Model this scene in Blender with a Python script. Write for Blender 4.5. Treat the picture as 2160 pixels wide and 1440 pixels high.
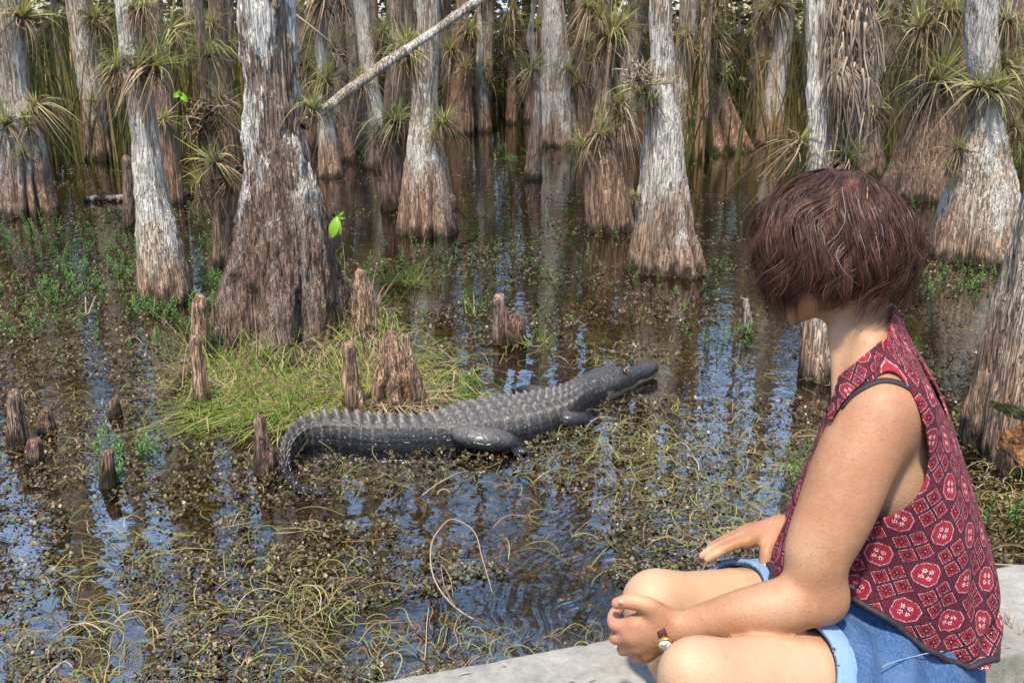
import bpy, math, random
import numpy as np
from mathutils import Vector

for o in list(bpy.data.objects):
    bpy.data.objects.remove(o, do_unlink=True)
scene = bpy.context.scene
COL = scene.collection
RNG = np.random.default_rng(11)

# ------------------------------------------------------------------ camera
CAM_Z = 1.45
PITCH = math.radians(18.0)
FPX = 2100.0
cam_data = bpy.data.cameras.new("camera")
cam_data.sensor_width = 36.0
cam_data.lens = 36.0 * FPX / 2160.0
cam_data.clip_start = 0.05
cam_data.clip_end = 400.0
cam = bpy.data.objects.new("camera", cam_data)
COL.objects.link(cam)
cam.location = (0, 0, CAM_Z)
cam.rotation_euler = (math.pi / 2 - PITCH, 0, 0)
scene.camera = cam

# ------------------------------------------------------------------ sky and sun
TO_SUN = Vector((-0.12, -0.40, 0.91)).normalized()
SUN_EL = math.asin(TO_SUN.z)
SUN_AZ = math.atan2(TO_SUN.x, TO_SUN.y)
world = bpy.data.worlds.new("World")
scene.world = world
world.use_nodes = True
wn, wl = world.node_tree.nodes, world.node_tree.links
wn.clear()
w_out = wn.new("ShaderNodeOutputWorld")
w_bg = wn.new("ShaderNodeBackground")
w_bg.inputs["Strength"].default_value = 0.115
w_sky = wn.new("ShaderNodeTexSky")
w_sky.sky_type = 'NISHITA'
w_sky.sun_disc = False
w_sky.sun_elevation = SUN_EL
w_sky.sun_rotation = SUN_AZ
w_sky.dust_density = 0.5
w_sky.air_density = 1.8
w_sky.ozone_density = 2.0
# thin broken cloud all over the sky
w_tc = wn.new("ShaderNodeTexCoord")
w_map = wn.new("ShaderNodeMapping")
w_map.inputs["Scale"].default_value = (1.0, 1.0, 2.2)
w_map.inputs["Location"].default_value = (0.35, 0.1, 0.4)
w_noise = wn.new("ShaderNodeTexNoise")
w_noise.inputs["Scale"].default_value = 2.1
w_noise.inputs["Detail"].default_value = 3.0
w_noise.inputs["Roughness"].default_value = 0.55
w_ramp = wn.new("ShaderNodeValToRGB")
w_ramp.color_ramp.elements[0].position = 0.45
w_ramp.color_ramp.elements[1].position = 0.63
w_ramp.color_ramp.elements[1].color = (0.75, 0.75, 0.75, 1)
w_mix = wn.new("ShaderNodeMixRGB")
w_mix.inputs["Color2"].default_value = (9.0, 13.6, 22.5, 1)
wl.new(w_tc.outputs["Generated"], w_map.inputs["Vector"])
wl.new(w_map.outputs["Vector"], w_noise.inputs["Vector"])
wl.new(w_noise.outputs["Fac"], w_ramp.inputs["Fac"])
wl.new(w_ramp.outputs["Color"], w_mix.inputs["Fac"])
wl.new(w_sky.outputs["Color"], w_mix.inputs["Color1"])
wl.new(w_mix.outputs["Color"], w_bg.inputs["Color"])
wl.new(w_bg.outputs["Background"], w_out.inputs["Surface"])

sun_data = bpy.data.lights.new("sun", 'SUN')
sun_data.energy = 5.0
sun_data.angle = math.radians(4.0)
sun_data.color = (1.0, 0.875, 0.70)
sun = bpy.data.objects.new("sun", sun_data)
COL.objects.link(sun)
sun.location = (3, -2, 12)
sun.rotation_euler = TO_SUN.to_track_quat('Z', 'Y').to_euler()

scene.view_settings.view_transform = 'Standard'
scene.view_settings.look = 'None'
scene.view_settings.gamma = 1.0
scene.view_settings.use_curve_mapping = False
scene.view_settings.exposure = 0.55
scene.cycles.max_bounces = 5
scene.cycles.transparent_max_bounces = 12
scene.cycles.caustics_reflective = False
scene.cycles.caustics_refractive = False
scene.cycles.use_denoising = True

# ------------------------------------------------------------------ helpers
_CP, _SP = math.cos(PITCH), math.sin(PITCH)
def ray(px, py):
    u = (px - 1080.0) / FPX
    v = (720.0 - py) / FPX
    return np.array([u, _CP + v * _SP, -_SP + v * _CP])
def W(px, py, z=0.0):
    """point of the level plane at height z seen in that direction"""
    d = ray(px, py)
    t = (z - CAM_Z) / d[2]
    return np.array([d[0] * t, d[1] * t, z])
def P(px, py, Y):
    """point at the distance Y in front of the camera position"""
    d = ray(px, py)
    t = Y / d[1]
    return np.array([d[0] * t, Y, CAM_Z + d[2] * t])
def proj(p):
    p = np.asarray(p, float)
    x, y, z = p[..., 0], p[..., 1], p[..., 2] - CAM_Z
    dep = y * _CP - z * _SP
    up = y * _SP + z * _CP
    return np.stack([1080 + FPX * x / dep, 720 - FPX * up / dep], -1)

def sstep(a, b, x):
    t = np.clip((x - a) / (b - a), 0, 1)
    return t * t * (3 - 2 * t)

def _hash(ix, iy, iz, seed):
    h = (ix.astype(np.uint32) * np.uint32(374761393)) ^ (iy.astype(np.uint32) * np.uint32(668265263)) \
        ^ (iz.astype(np.uint32) * np.uint32(2147483647)) ^ np.uint32((seed * 1274126177) & 0xffffffff)
    h = (h ^ (h >> np.uint32(13))) * np.uint32(1274126177)
    h = (h ^ (h >> np.uint32(16))) * np.uint32(2246822519)
    h = h ^ (h >> np.uint32(15))
    return h.astype(np.float64) / 4294967295.0
def vnoise(p, seed=0):
    p = np.asarray(p, float)
    i = np.floor(p).astype(np.int64)
    f = p - i
    f = f * f * (3 - 2 * f)
    r = 0
    for dx in (0, 1):
        for dy in (0, 1):
            for dz in (0, 1):
                w = (f[..., 0] if dx else 1 - f[..., 0]) * (f[..., 1] if dy else 1 - f[..., 1]) * (f[..., 2] if dz else 1 - f[..., 2])
                r = r + w * _hash(i[..., 0] + dx, i[..., 1] + dy, i[..., 2] + dz, seed)
    return r
def fbm(p, seed=0, oct=4, gain=0.5):
    p = np.asarray(p, float)
    s, a, t = 0, 1.0, 0
    for k in range(oct):
        s = s + a * vnoise(p * (2.03 ** k) + 17.3 * k, seed + k)
        t += a
        a *= gain
    return s / t

def empty(name, loc=(0, 0, 0)):
    o = bpy.data.objects.new(name, None)
    o.empty_display_size = 0.1
    o.location = loc
    COL.objects.link(o)
    return o
def tag(o, label=None, cat=None, group=None, kind=None):
    if label: o["label"] = label
    if cat: o["category"] = cat
    if group: o["group"] = group
    if kind: o["kind"] = kind
    return o
def make_mesh(name, V, F, smooth=True, uv=None):
    """F: array (n,3) or (n,4), or a list of such arrays"""
    V = np.asarray(V, np.float32)
    Fs = F if isinstance(F, list) else [F]
    Fs = [np.asarray(f, np.int32) for f in Fs if len(f)]
    me = bpy.data.meshes.new(name)
    me.vertices.add(len(V))
    me.vertices.foreach_set("co", V.ravel())
    loops = np.concatenate([f.ravel() for f in Fs])
    tot = np.concatenate([np.full(len(f), f.shape[1], np.int32) for f in Fs])
    start = np.concatenate([[0], np.cumsum(tot)[:-1]]).astype(np.int32)
    me.loops.add(len(loops))
    me.loops.foreach_set("vertex_index", loops)
    me.polygons.add(len(tot))
    me.polygons.foreach_set("loop_start", start)
    me.polygons.foreach_set("loop_total", tot)
    me.polygons.foreach_set("use_smooth", np.full(len(tot), bool(smooth)))
    if uv is not None:
        l = me.uv_layers.new(name="UVMap")
        l.data.foreach_set("uv", np.asarray(uv, np.float32)[loops].ravel())
    me.update(calc_edges=True)
    me.validate(verbose=False)
    return me
def add(name, V, F, mat, parent=None, smooth=True, loc=None, uv=None):
    me = make_mesh(name, V, F, smooth, uv)
    for m in (mat if isinstance(mat, (list, tuple)) else [mat]):
        me.materials.append(m)
    o = bpy.data.objects.new(name, me)
    COL.objects.link(o)
    if parent is not None: o.parent = parent
    if loc is not None: o.location = loc
    return o
def inst(name, me, parent=None, loc=(0, 0, 0), rot=(0, 0, 0), scale=1.0):
    o = bpy.data.objects.new(name, me)
    COL.objects.link(o)
    if parent is not None: o.parent = parent
    o.location = loc
    o.rotation_euler = rot
    o.scale = (scale,) * 3 if np.isscalar(scale) else scale
    return o

class Geo:
    """collects vertices and faces"""
    def __init__(self): self.v, self.q, self.t, self.n = [], [], [], 0
    def put(self, V, Q=None, T=None):
        V = np.asarray(V, float).reshape(-1, 3)
        if Q is not None and len(Q): self.q.append(np.asarray(Q) + self.n)
        if T is not None and len(T): self.t.append(np.asarray(T) + self.n)
        self.v.append(V); self.n += len(V)
        return self
    def get(self):
        F = []
        if self.q: F.append(np.concatenate(self.q))
        if self.t: F.append(np.concatenate(self.t))
        return np.concatenate(self.v), F
    def build(self, name, mat, parent=None, smooth=True, loc=None):
        V, F = self.get()
        if loc is not None: V = V - np.asarray(loc)
        return add(name, V, F, mat, parent, smooth, loc)

def grid_faces(nu, nv, wrap_v=True):
    """quads over an nu x nv vertex grid (v fastest)"""
    i = np.arange(nu - 1)[:, None]
    j = np.arange(nv if wrap_v else nv - 1)[None, :]
    j2 = (j + 1) % nv
    return np.stack([i * nv + j, i * nv + j2, (i + 1) * nv + j2, (i + 1) * nv + j], -1).reshape(-1, 4)
def frames(path):
    path = np.asarray(path, float)
    t = np.gradient(path, axis=0)
    t /= np.linalg.norm(t, axis=1, keepdims=True) + 1e-9
    ref = np.array([0.0, 0, 1]) if abs(t[:, 2]).mean() < 0.8 else np.array([1.0, 0, 0])
    s = np.cross(t, ref); s /= np.linalg.norm(s, axis=1, keepdims=True) + 1e-9
    n = np.cross(s, t)
    return t, s, n
def tube(geo, path, rad, seg=6, cap=True):
    path = np.asarray(path, float)
    k = len(path)
    rad = np.broadcast_to(np.asarray(rad, float), (k,))
    t, s, n = frames(path)
    a = np.linspace(0, 2 * np.pi, seg, endpoint=False)
    V = path[:, None] + rad[:, None, None] * (np.cos(a)[None, :, None] * s[:, None] + np.sin(a)[None, :, None] * n[:, None])
    V = V.reshape(-1, 3)
    T = None
    if cap:
        V = np.concatenate([V, path[:1], path[-1:]])
        j = np.arange(seg)
        T = np.concatenate([np.stack([np.full(seg, k * seg), (j + 1) % seg, j], -1),
                            np.stack([np.full(seg, k * seg + 1), (k - 1) * seg + j, (k - 1) * seg + (j + 1) % seg], -1)])
    geo.put(V, grid_faces(k, seg), T)
def ribbons(geo, Pth, side, wid):
    """Pth (n,k,3), side (n,3) or (n,k,3), wid (n,k): flat blades"""
    n, k, _ = Pth.shape
    if side.ndim == 2: side = np.repeat(side[:, None], k, 1)
    A = Pth - side * wid[..., None] * 0.5
    B = Pth + side * wid[..., None] * 0.5
    V = np.stack([A, B], 2).reshape(-1, 3)
    b = (np.arange(n) * k * 2)[:, None] + (np.arange(k - 1) * 2)[None, :]
    Q = np.stack([b, b + 1, b + 3, b + 2], -1).reshape(-1, 4)
    geo.put(V, Q)
def catmull(pts, n):
    pts = np.asarray(pts, float)
    d = np.concatenate([[0], np.cumsum(np.linalg.norm(np.diff(pts, axis=0), axis=1))])
    q = np.linspace(0, d[-1], n)
    return spline(d, pts, q)
def spline(x, Y, q):
    """cubic hermite with finite-difference tangents (monotone enough)"""
    x = np.asarray(x, float); Y = np.asarray(Y, float)
    one = Y.ndim == 1
    if one: Y = Y[:, None]
    m = np.zeros_like(Y)
    h = np.diff(x)[:, None]
    s = np.diff(Y, axis=0) / h
    m[0], m[-1] = s[0], s[-1]
    if len(x) > 2:
        m[1:-1] = (s[:-1] * h[1:] + s[1:] * h[:-1]) / (h[1:] + h[:-1])
    i = np.clip(np.searchsorted(x, q) - 1, 0, len(x) - 2)
    hh = (x[i + 1] - x[i])[:, None]
    t = np.clip((q - x[i])[:, None] / hh, 0, 1)
    r = (2 * t**3 - 3 * t**2 + 1) * Y[i] + (t**3 - 2 * t**2 + t) * hh * m[i] + (-2 * t**3 + 3 * t**2) * Y[i + 1] + (t**3 - t**2) * hh * m[i + 1]
    return r[:, 0] if one else r

def clip_mesh(V, F, g):
    """keep the part of the surface where g < 0, cut cleanly along g = 0"""
    F = np.asarray(F)
    if F.shape[1] == 4: F = np.concatenate([F[:, [0, 1, 2]], F[:, [0, 2, 3]]])
    ins = g < 0
    k = ins[F].sum(1)
    keep = F[k == 3]
    newV = list(); cache = {}; T = []
    def cut(a, b):
        key = (a, b) if a < b else (b, a)
        if key not in cache:
            t = g[a] / (g[a] - g[b]); cache[key] = len(V) + len(newV); newV.append(V[a] + t * (V[b] - V[a]))
        return cache[key]
    for f in F[(k > 0) & (k < 3)]:
        f = list(f); q = [ins[i] for i in f]
        if sum(q) == 1:
            while not q[0]: f = f[1:] + f[:1]; q = q[1:] + q[:1]
            T.append([f[0], cut(f[0], f[1]), cut(f[0], f[2])])
        else:
            while q[0]: f = f[1:] + f[:1]; q = q[1:] + q[:1]
            a, b = cut(f[0], f[1]), cut(f[0], f[2])
            T.append([a, f[1], f[2]]); T.append([a, f[2], b])
    V = np.concatenate([V, np.array(newV).reshape(-1, 3)])
    F = np.concatenate([keep, np.array(T, int).reshape(-1, 3)])
    use = np.unique(F); m = np.full(len(V), -1); m[use] = np.arange(len(use))
    return V[use], m[F]

# ------------------------------------------------------------------ material helpers
class NT:
    def __init__(self, name):
        self.mat = bpy.data.materials.new(name)
        self.mat.use_nodes = True
        self.t = self.mat.node_tree
        self.t.nodes.clear()
        self.out = self.t.nodes.new("ShaderNodeOutputMaterial")
    def n(self, typ, ins=None, **props):
        nd = self.t.nodes.new("ShaderNode" + typ)
        for k, v in props.items(): setattr(nd, k, v)
        for k, v in (ins or {}).items(): self.set(nd.inputs[k], v)
        return nd
    def set(self, sock, v):
        if isinstance(v, bpy.types.NodeSocket): self.t.links.new(v, sock)
        elif isinstance(v, bpy.types.Node): self.t.links.new(v.outputs[0], sock)
        else:
            if isinstance(v, (tuple, list)) and len(v) == 3 and sock.type == 'RGBA': v = (*v, 1)
            sock.default_value = v
    def m(self, op, a, b=None, c=None, clamp=False):
        nd = self.n("Math", operation=op, use_clamp=clamp)
        for i, v in enumerate((a, b, c)):
            if v is not None: self.set(nd.inputs[i], v)
        return nd.outputs[0]
    def map(self, v, a, b, c=0.0, d=1.0, smooth=True):
        nd = self.n("MapRange", {"Value": v, "From Min": a, "From Max": b, "To Min": c, "To Max": d})
        nd.interpolation_type = 'SMOOTHSTEP' if smooth else 'LINEAR'
        return nd.outputs[0]
    def mix(self, f, a, b, mode='MIX'):
        nd = self.n("MixRGB", {"Fac": f, "Color1": a, "Color2": b}, blend_type=mode)
        return nd.outputs[0]
    def ramp(self, f, stops, interp='LINEAR'):
        nd = self.n("ValToRGB", {"Fac": f})
        cr = nd.color_ramp
        cr.interpolation = interp
        while len(cr.elements) < len(stops): cr.elements.new(0.5)
        for e, (p, c) in zip(cr.elements, stops):
            e.position = p; e.color = (*c, 1)
        return nd.outputs[0]
    def obj(self, scale=(1, 1, 1), rnd=True):
        tc = self.n("TexCoord")
        v = tc.outputs["Object"]
        if rnd:
            oi = self.n("ObjectInfo")
            off = self.n("VectorMath", {0: (37.0, 19.0, 53.0), 3: oi.outputs["Random"]}, operation='SCALE')
            v = self.n("VectorMath", {0: v, 1: off.outputs[0]}, operation='ADD').outputs[0]
        return self.n("Mapping", {"Vector": v, "Scale": scale}).outputs[0]
    def noise(self, vec, scale, detail=3.0, rough=0.5, dist=0.0, out="Fac"):
        return self.n("TexNoise", {"Vector": vec, "Scale": scale, "Detail": detail, "Roughness": rough, "Distortion": dist}).outputs[out]
    def bump(self, h, strength=0.5, dist=0.01, normal=None):
        ins = {"Height": h, "Strength": strength, "Distance": dist}
        if normal is not None: ins["Normal"] = normal
        return self.n("Bump", ins).outputs[0]
    def bsdf(self, color, rough=0.7, normal=None, **kw):
        ins = {"Base Color": color, "Roughness": rough}
        if normal is not None: ins["Normal"] = normal
        b = self.n("BsdfPrincipled", ins)
        for k, v in kw.items(): self.set(b.inputs[k.replace("_", " ")], v)
        return b
    def done(self, shader):
        self.set(self.out.inputs["Surface"], shader)
        return self.mat
# ------------------------------------------------------------------ materials
def bark(name, white=0.5, brown_h=0.45, light=(0.63, 0.545, 0.445), mid=(0.37, 0.285, 0.215), dark=(0.095, 0.062, 0.043),
         brown=(0.285, 0.175, 0.115), lichen=(0.74, 0.685, 0.61), patch=7.0, wet=0.05):
    t = NT(name)
    st = t.obj((1, 1, 0.085))
    pt = t.obj((1, 1, 0.30))
    z = t.n("SeparateXYZ", {0: t.n("TexCoord").outputs["Object"]}).outputs[2]
    s1 = t.noise(st, 42, 3, 0.65)
    s2 = t.noise(st, 130, 2, 0.6)
    lo = t.noise(pt, 5, 2, 0.55)
    s = t.m('ADD', t.m('MULTIPLY', s1, 0.62), t.m('MULTIPLY', s2, 0.38))
    c = t.ramp(s, [(0.30, dark), (0.43, mid), (0.58, light)])
    # narrow dark furrows between the bark strips
    fu = t.m('ABSOLUTE', t.m('SUBTRACT', t.noise(t.obj((1, 1, 0.05)), 62, 2, 0.6), 0.5))
    c = t.mix(t.map(fu, 0.0, 0.055, 0.75, 0.0), c, tuple(k * 0.55 for k in dark))
    # weathered darker streaks and blotches
    c = t.mix(t.map(lo, 0.40, 0.62, 0.0, 0.55), c, t.mix(0.55, c, mid))
    bn = t.m('ADD', z, t.m('MULTIPLY', t.m('SUBTRACT', t.noise(pt, 6, 2, 0.6), 0.5), 0.9))
    bf = t.map(bn, brown_h * 0.45, brown_h * 1.25, 1.0, 0.0)
    bc = t.ramp(s, [(0.34, tuple(k * 0.42 for k in brown)), (0.48, brown), (0.62, tuple(min(1, k * 2.1) for k in brown))])
    bc = t.mix(t.map(fu, 0.0, 0.05, 0.7, 0.0), bc, tuple(k * 0.30 for k in brown))
    c = t.mix(t.m('MULTIPLY', bf, 0.88), c, bc)
    ln = t.noise(pt, patch, 5, 0.68)
    th = 0.70 - 0.22 * white
    lf = t.m('MULTIPLY', t.map(ln, th, th + 0.035), t.map(bf, 0.2, 0.9, 1.0, 0.12))
    lf = t.m('MULTIPLY', lf, t.map(s2, 0.36, 0.48, 0.35, 1.0))
    lc = t.mix(t.map(s1, 0.35, 0.65), lichen, tuple(k * 0.78 for k in lichen))
    c = t.mix(lf, c, lc)
    # pale yellow-green crust here and there
    gf = t.map(t.noise(pt, 11, 3, 0.6), 0.64, 0.70, 0.0, 0.45)
    c = t.mix(gf, c, (0.42, 0.40, 0.24))
    # damp tide mark
    wn_ = t.m('ADD', z, t.m('MULTIPLY', t.m('SUBTRACT', t.noise(pt, 16, 2, 0.6), 0.5), 0.22))
    wf = t.map(wn_, wet * 0.4, wet * 1.7 + 0.01, 0.9, 0.0)
    c = t.mix(wf, c, (0.035, 0.030, 0.016))
    h = t.m('ADD', t.m('ADD', t.m('MULTIPLY', s1, 0.6), t.map(fu, 0.0, 0.07, 0.0, 0.35)), t.m('ADD', t.m('MULTIPLY', s2, 0.6), t.m('MULTIPLY', lf, 0.10)))
    nb = t.bump(h, 1.0, 0.022)
    return t.done(t.bsdf(c, 0.85, nb, Specular_IOR_Level=0.25))

M = {}
M['bark_white'] = bark('bark_white', 0.95, 0.30)
M['bark_pale'] = bark('bark_pale', 0.85, 0.45)
M['bark_grey'] = bark('bark_grey', 0.50, 0.50, light=(0.50, 0.43, 0.355), mid=(0.30, 0.232, 0.175))
M['bark_brown'] = bark('bark_brown', 0.25, 0.95, light=(0.44, 0.34, 0.255), mid=(0.27, 0.178, 0.118))
M['bark_big'] = bark('bark_big', 0.95, 0.95, light=(0.36, 0.285, 0.235), mid=(0.17, 0.118, 0.090), dark=(0.050, 0.032, 0.025),
                     brown=(0.120, 0.074, 0.052), lichen=(0.76, 0.73, 0.68), patch=8.0)
M['bark_stump'] = bark('bark_stump', 0.20, 0.60, light=(0.40, 0.33, 0.27), mid=(0.24, 0.175, 0.13))
M['knee'] = bark('knee', 0.12, 0.22, light=(0.36, 0.27, 0.21), mid=(0.23, 0.145, 0.10), brown=(0.17, 0.10, 0.07), wet=0.03)
M['dead_wood'] = bark('dead_wood', 0.75, 0.0001, light=(0.50, 0.45, 0.39), mid=(0.33, 0.265, 0.205), dark=(0.16, 0.11, 0.075), wet=0.0001)

def leafmat(name, stops, rough=0.55, trans=0.25, spec=0.3, island=True, bump=0.0):
    t = NT(name)
    if island:
        f = t.n("NewGeometry").outputs["Random Per Island"]
    else:
        f = t.n("ObjectInfo").outputs["Random"]
    c = t.ramp(f, stops)
    b = t.bsdf(c, rough, Specular_IOR_Level=spec)
    if trans > 0:
        tr = t.n("BsdfTranslucent", {"Color": c})
        b = t.n("MixShader", {0: trans, 1: b.outputs[0], 2: tr.outputs[0]})
    return t.done(b)
M['air_green'] = leafmat('air_green', [(0, (0.19, 0.20, 0.065)), (0.35, (0.34, 0.345, 0.12)), (0.7, (0.49, 0.485, 0.19)), (0.9, (0.56, 0.50, 0.25)), (1, (0.47, 0.34, 0.19))], 0.5, 0.35)
M['air_dead'] = leafmat('air_dead', [(0, (0.10, 0.064, 0.036)), (0.4, (0.235, 0.165, 0.10)), (0.75, (0.38, 0.29, 0.195)), (1, (0.52, 0.43, 0.32))], 0.8, 0.25, 0.1)
M['grass_green'] = leafmat('grass_green', [(0, (0.06, 0.11, 0.015)), (0.4, (0.13, 0.20, 0.03)), (0.75, (0.24, 0.29, 0.05)), (0.9, (0.36, 0.34, 0.09)), (1, (0.40, 0.30, 0.14))], 0.45, 0.25)
M['grass_dry'] = leafmat('grass_dry', [(0, (0.16, 0.10, 0.055)), (0.5, (0.33, 0.235, 0.14)), (1, (0.50, 0.40, 0.27))], 0.75, 0.15, 0.15)
M['reed'] = leafmat('reed', [(0, (0.055, 0.075, 0.018)), (0.4, (0.14, 0.165, 0.045)), (0.7, (0.26, 0.21, 0.075)), (1, (0.36, 0.22, 0.09))], 0.7, 0.2, 0.2)
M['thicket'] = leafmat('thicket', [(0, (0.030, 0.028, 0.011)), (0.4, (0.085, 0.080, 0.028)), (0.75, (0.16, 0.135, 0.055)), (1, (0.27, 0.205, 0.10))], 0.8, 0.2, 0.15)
M['sprig'] = leafmat('sprig', [(0, (0.04, 0.11, 0.025)), (0.5, (0.10, 0.22, 0.045)), (1, (0.22, 0.33, 0.09))], 0.5, 0.25)
M['bright_leaf'] = leafmat('bright_leaf', [(0, (0.14, 0.36, 0.02)), (1, (0.30, 0.50, 0.04))], 0.4, 0.35)
M['twig'] = leafmat('twig', [(0, (0.20, 0.14, 0.10)), (1, (0.42, 0.34, 0.26))], 0.8, 0, 0.2)
M['root'] = leafmat('root', [(0, (0.13, 0.09, 0.065)), (0.5, (0.27, 0.205, 0.155)), (1, (0.42, 0.345, 0.27))], 0.85, 0, 0.15)
t_ = NT('moss'); p_ = t_.obj(); n_ = t_.noise(p_, 60, 3, 0.6)
M['moss'] = t_.done(t_.bsdf(t_.ramp(n_, [(0.3, (0.020, 0.022, 0.007)), (0.6, (0.065, 0.070, 0.018)), (0.8, (0.13, 0.11, 0.04))]), 0.95, t_.bump(n_, 1.0, 0.02)))
M['bare_twig'] = leafmat('bare_twig', [(0, (0.26, 0.20, 0.14)), (1, (0.38, 0.30, 0.22))], 0.8, 0, 0.2)
M['crown'] = leafmat('crown', [(0, (0.07, 0.06, 0.03)), (0.5, (0.15, 0.13, 0.06)), (1, (0.26, 0.20, 0.10))], 0.8, 0.3, 0.1)
# ------------------------------------------------------------------ swamp floor, water
def terrain_mat():
    t = NT('mud')
    p = t.obj((1, 1, 1), rnd=False)
    a = t.noise(p, 1.7, 2, 0.6)
    b = t.noise(p, 22, 3, 0.65)
    c3 = t.noise(p, 90, 2, 0.6)
    c = t.ramp(b, [(0.3, (0.010, 0.007, 0.003)), (0.5, (0.026, 0.020, 0.007)), (0.62, (0.055, 0.045, 0.012)), (0.75, (0.10, 0.078, 0.024))])
    c = t.mix(t.map(a, 0.42, 0.62), c, t.ramp(c3, [(0.3, (0.014, 0.009, 0.004)), (0.7, (0.050, 0.036, 0.016))]))
    return t.done(t.bsdf(c, 0.9, None))
M['mud'] = terrain_mat()
M['litter'] = None

BASE8 = W(598, 745)[:2] + np.array([0, 0.20])          # foot of the big cypress
def ground_h(X, Y):
    p = np.stack([X, Y, np.zeros_like(X)], -1)
    h = -0.20 + 0.10 * (fbm(p * 0.9, 3, 3) - 0.5) + 0.10 * (fbm(p * 4.0, 5, 3) - 0.5)
    # grassy mound round the big cypress
    dx, dy = (X - BASE8[0] - 0.06) / 0.66, (Y - BASE8[1] + 0.10) / 0.50
    d = np.sqrt(dx * dx + dy * dy) + 0.55 * (fbm(p * 3.2, 12, 3) - 0.5)
    h = np.maximum(h, 0.060 - 0.26 * sstep(0.45, 1.10, d) + 0.06 * (fbm(p * 9, 8, 3) - 0.5))
    # rising far bank under the thicket
    h = h + 0.33 * sstep(15.0, 18.5, Y + 0.6 * np.sin(X * 0.7))
    return h
def terrain():
    xs = np.concatenate([np.linspace(-60, -6, 40), np.linspace(-5.9, 5.9, 150), np.linspace(6, 60, 40)])
    ys = np.concatenate([np.linspace(-20, 0.9, 12), np.linspace(1.0, 9.0, 150), np.linspace(9.2, 24, 60), np.linspace(25, 90, 30)])
    Xg, Yg = np.meshgrid(xs, ys, indexing='ij')
    Z = ground_h(Xg, Yg)
    Z = np.where(Yg < 1.2, np.minimum(Z, -0.22), Z)
    V = np.stack([Xg, Yg, Z], -1).reshape(-1, 3)
    return tag(add('swamp_bed', V, grid_faces(len(xs), len(ys), False)[:, ::-1], M['mud']), kind='structure',
               label='dark muddy bed under the shallow swamp water', cat='ground')
terrain()

def water_mat():
    t = NT('water')
    p = t.n("TexCoord").outputs["Object"]
    # slow wind ripple, finer ripple and a ring pattern spreading from the wall
    r1 = t.noise(t.n("Mapping", {"Vector": p, "Scale": (1, 1.9, 1)}).outputs[0], 6.0, 1, 0.5, 0.0)
    r2 = t.noise(t.n("Mapping", {"Vector": p, "Scale": (1, 1.6, 1)}).outputs[0], 24.0, 1, 0.5, 0.0)
    cx, cy = W(1560, 1330)[:2]
    d = t.n("VectorMath", {0: p, 1: (cx, cy, 0)}, operation='DISTANCE').outputs["Value"]
    wob = t.m('MULTIPLY', t.noise(p, 5.0, 1, 0.5), 0.20)
    ph = t.m('MULTIPLY', t.m('ADD', d, wob), 150.0)
    ring = t.m('MULTIPLY', t.m('SINE', ph), t.map(d, 0.35, 0.95, 1.0, 0.0))
    ring = t.m('MULTIPLY', ring, t.map(r1, 0.35, 0.6, 0.15, 1.0))
    h = t.m('ADD', t.m('MULTIPLY', r1, 1.0), t.m('MULTIPLY', r2, 0.22))
    h = t.m('ADD', h, t.m('MULTIPLY', ring, 0.20))
    nb = t.bump(h, 1.0, 0.0020)
    fr = t.n("Fresnel", {"IOR": 2.35, "Normal": nb}).outputs[0]
    gl = t.n("BsdfGlossy", {"Color": (1, 1, 1), "Roughness": 0.012, "Normal": nb})
    tr = t.n("BsdfTransparent", {"Color": (0.79, 0.67, 0.40)})
    return t.done(t.n("MixShader", {0: fr, 1: tr.outputs[0], 2: gl.outputs[0]}))
M['water'] = water_mat()
wv = np.array([[-60, -20, 0], [60, -20, 0], [60, 90, 0], [-60, 90, 0]], float)
tag(add('swamp_water', wv, np.array([[0, 1, 2, 3]]), M['water'], smooth=False), kind='structure', label='still brown swamp water mirroring trunks and blue sky', cat='water')
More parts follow.
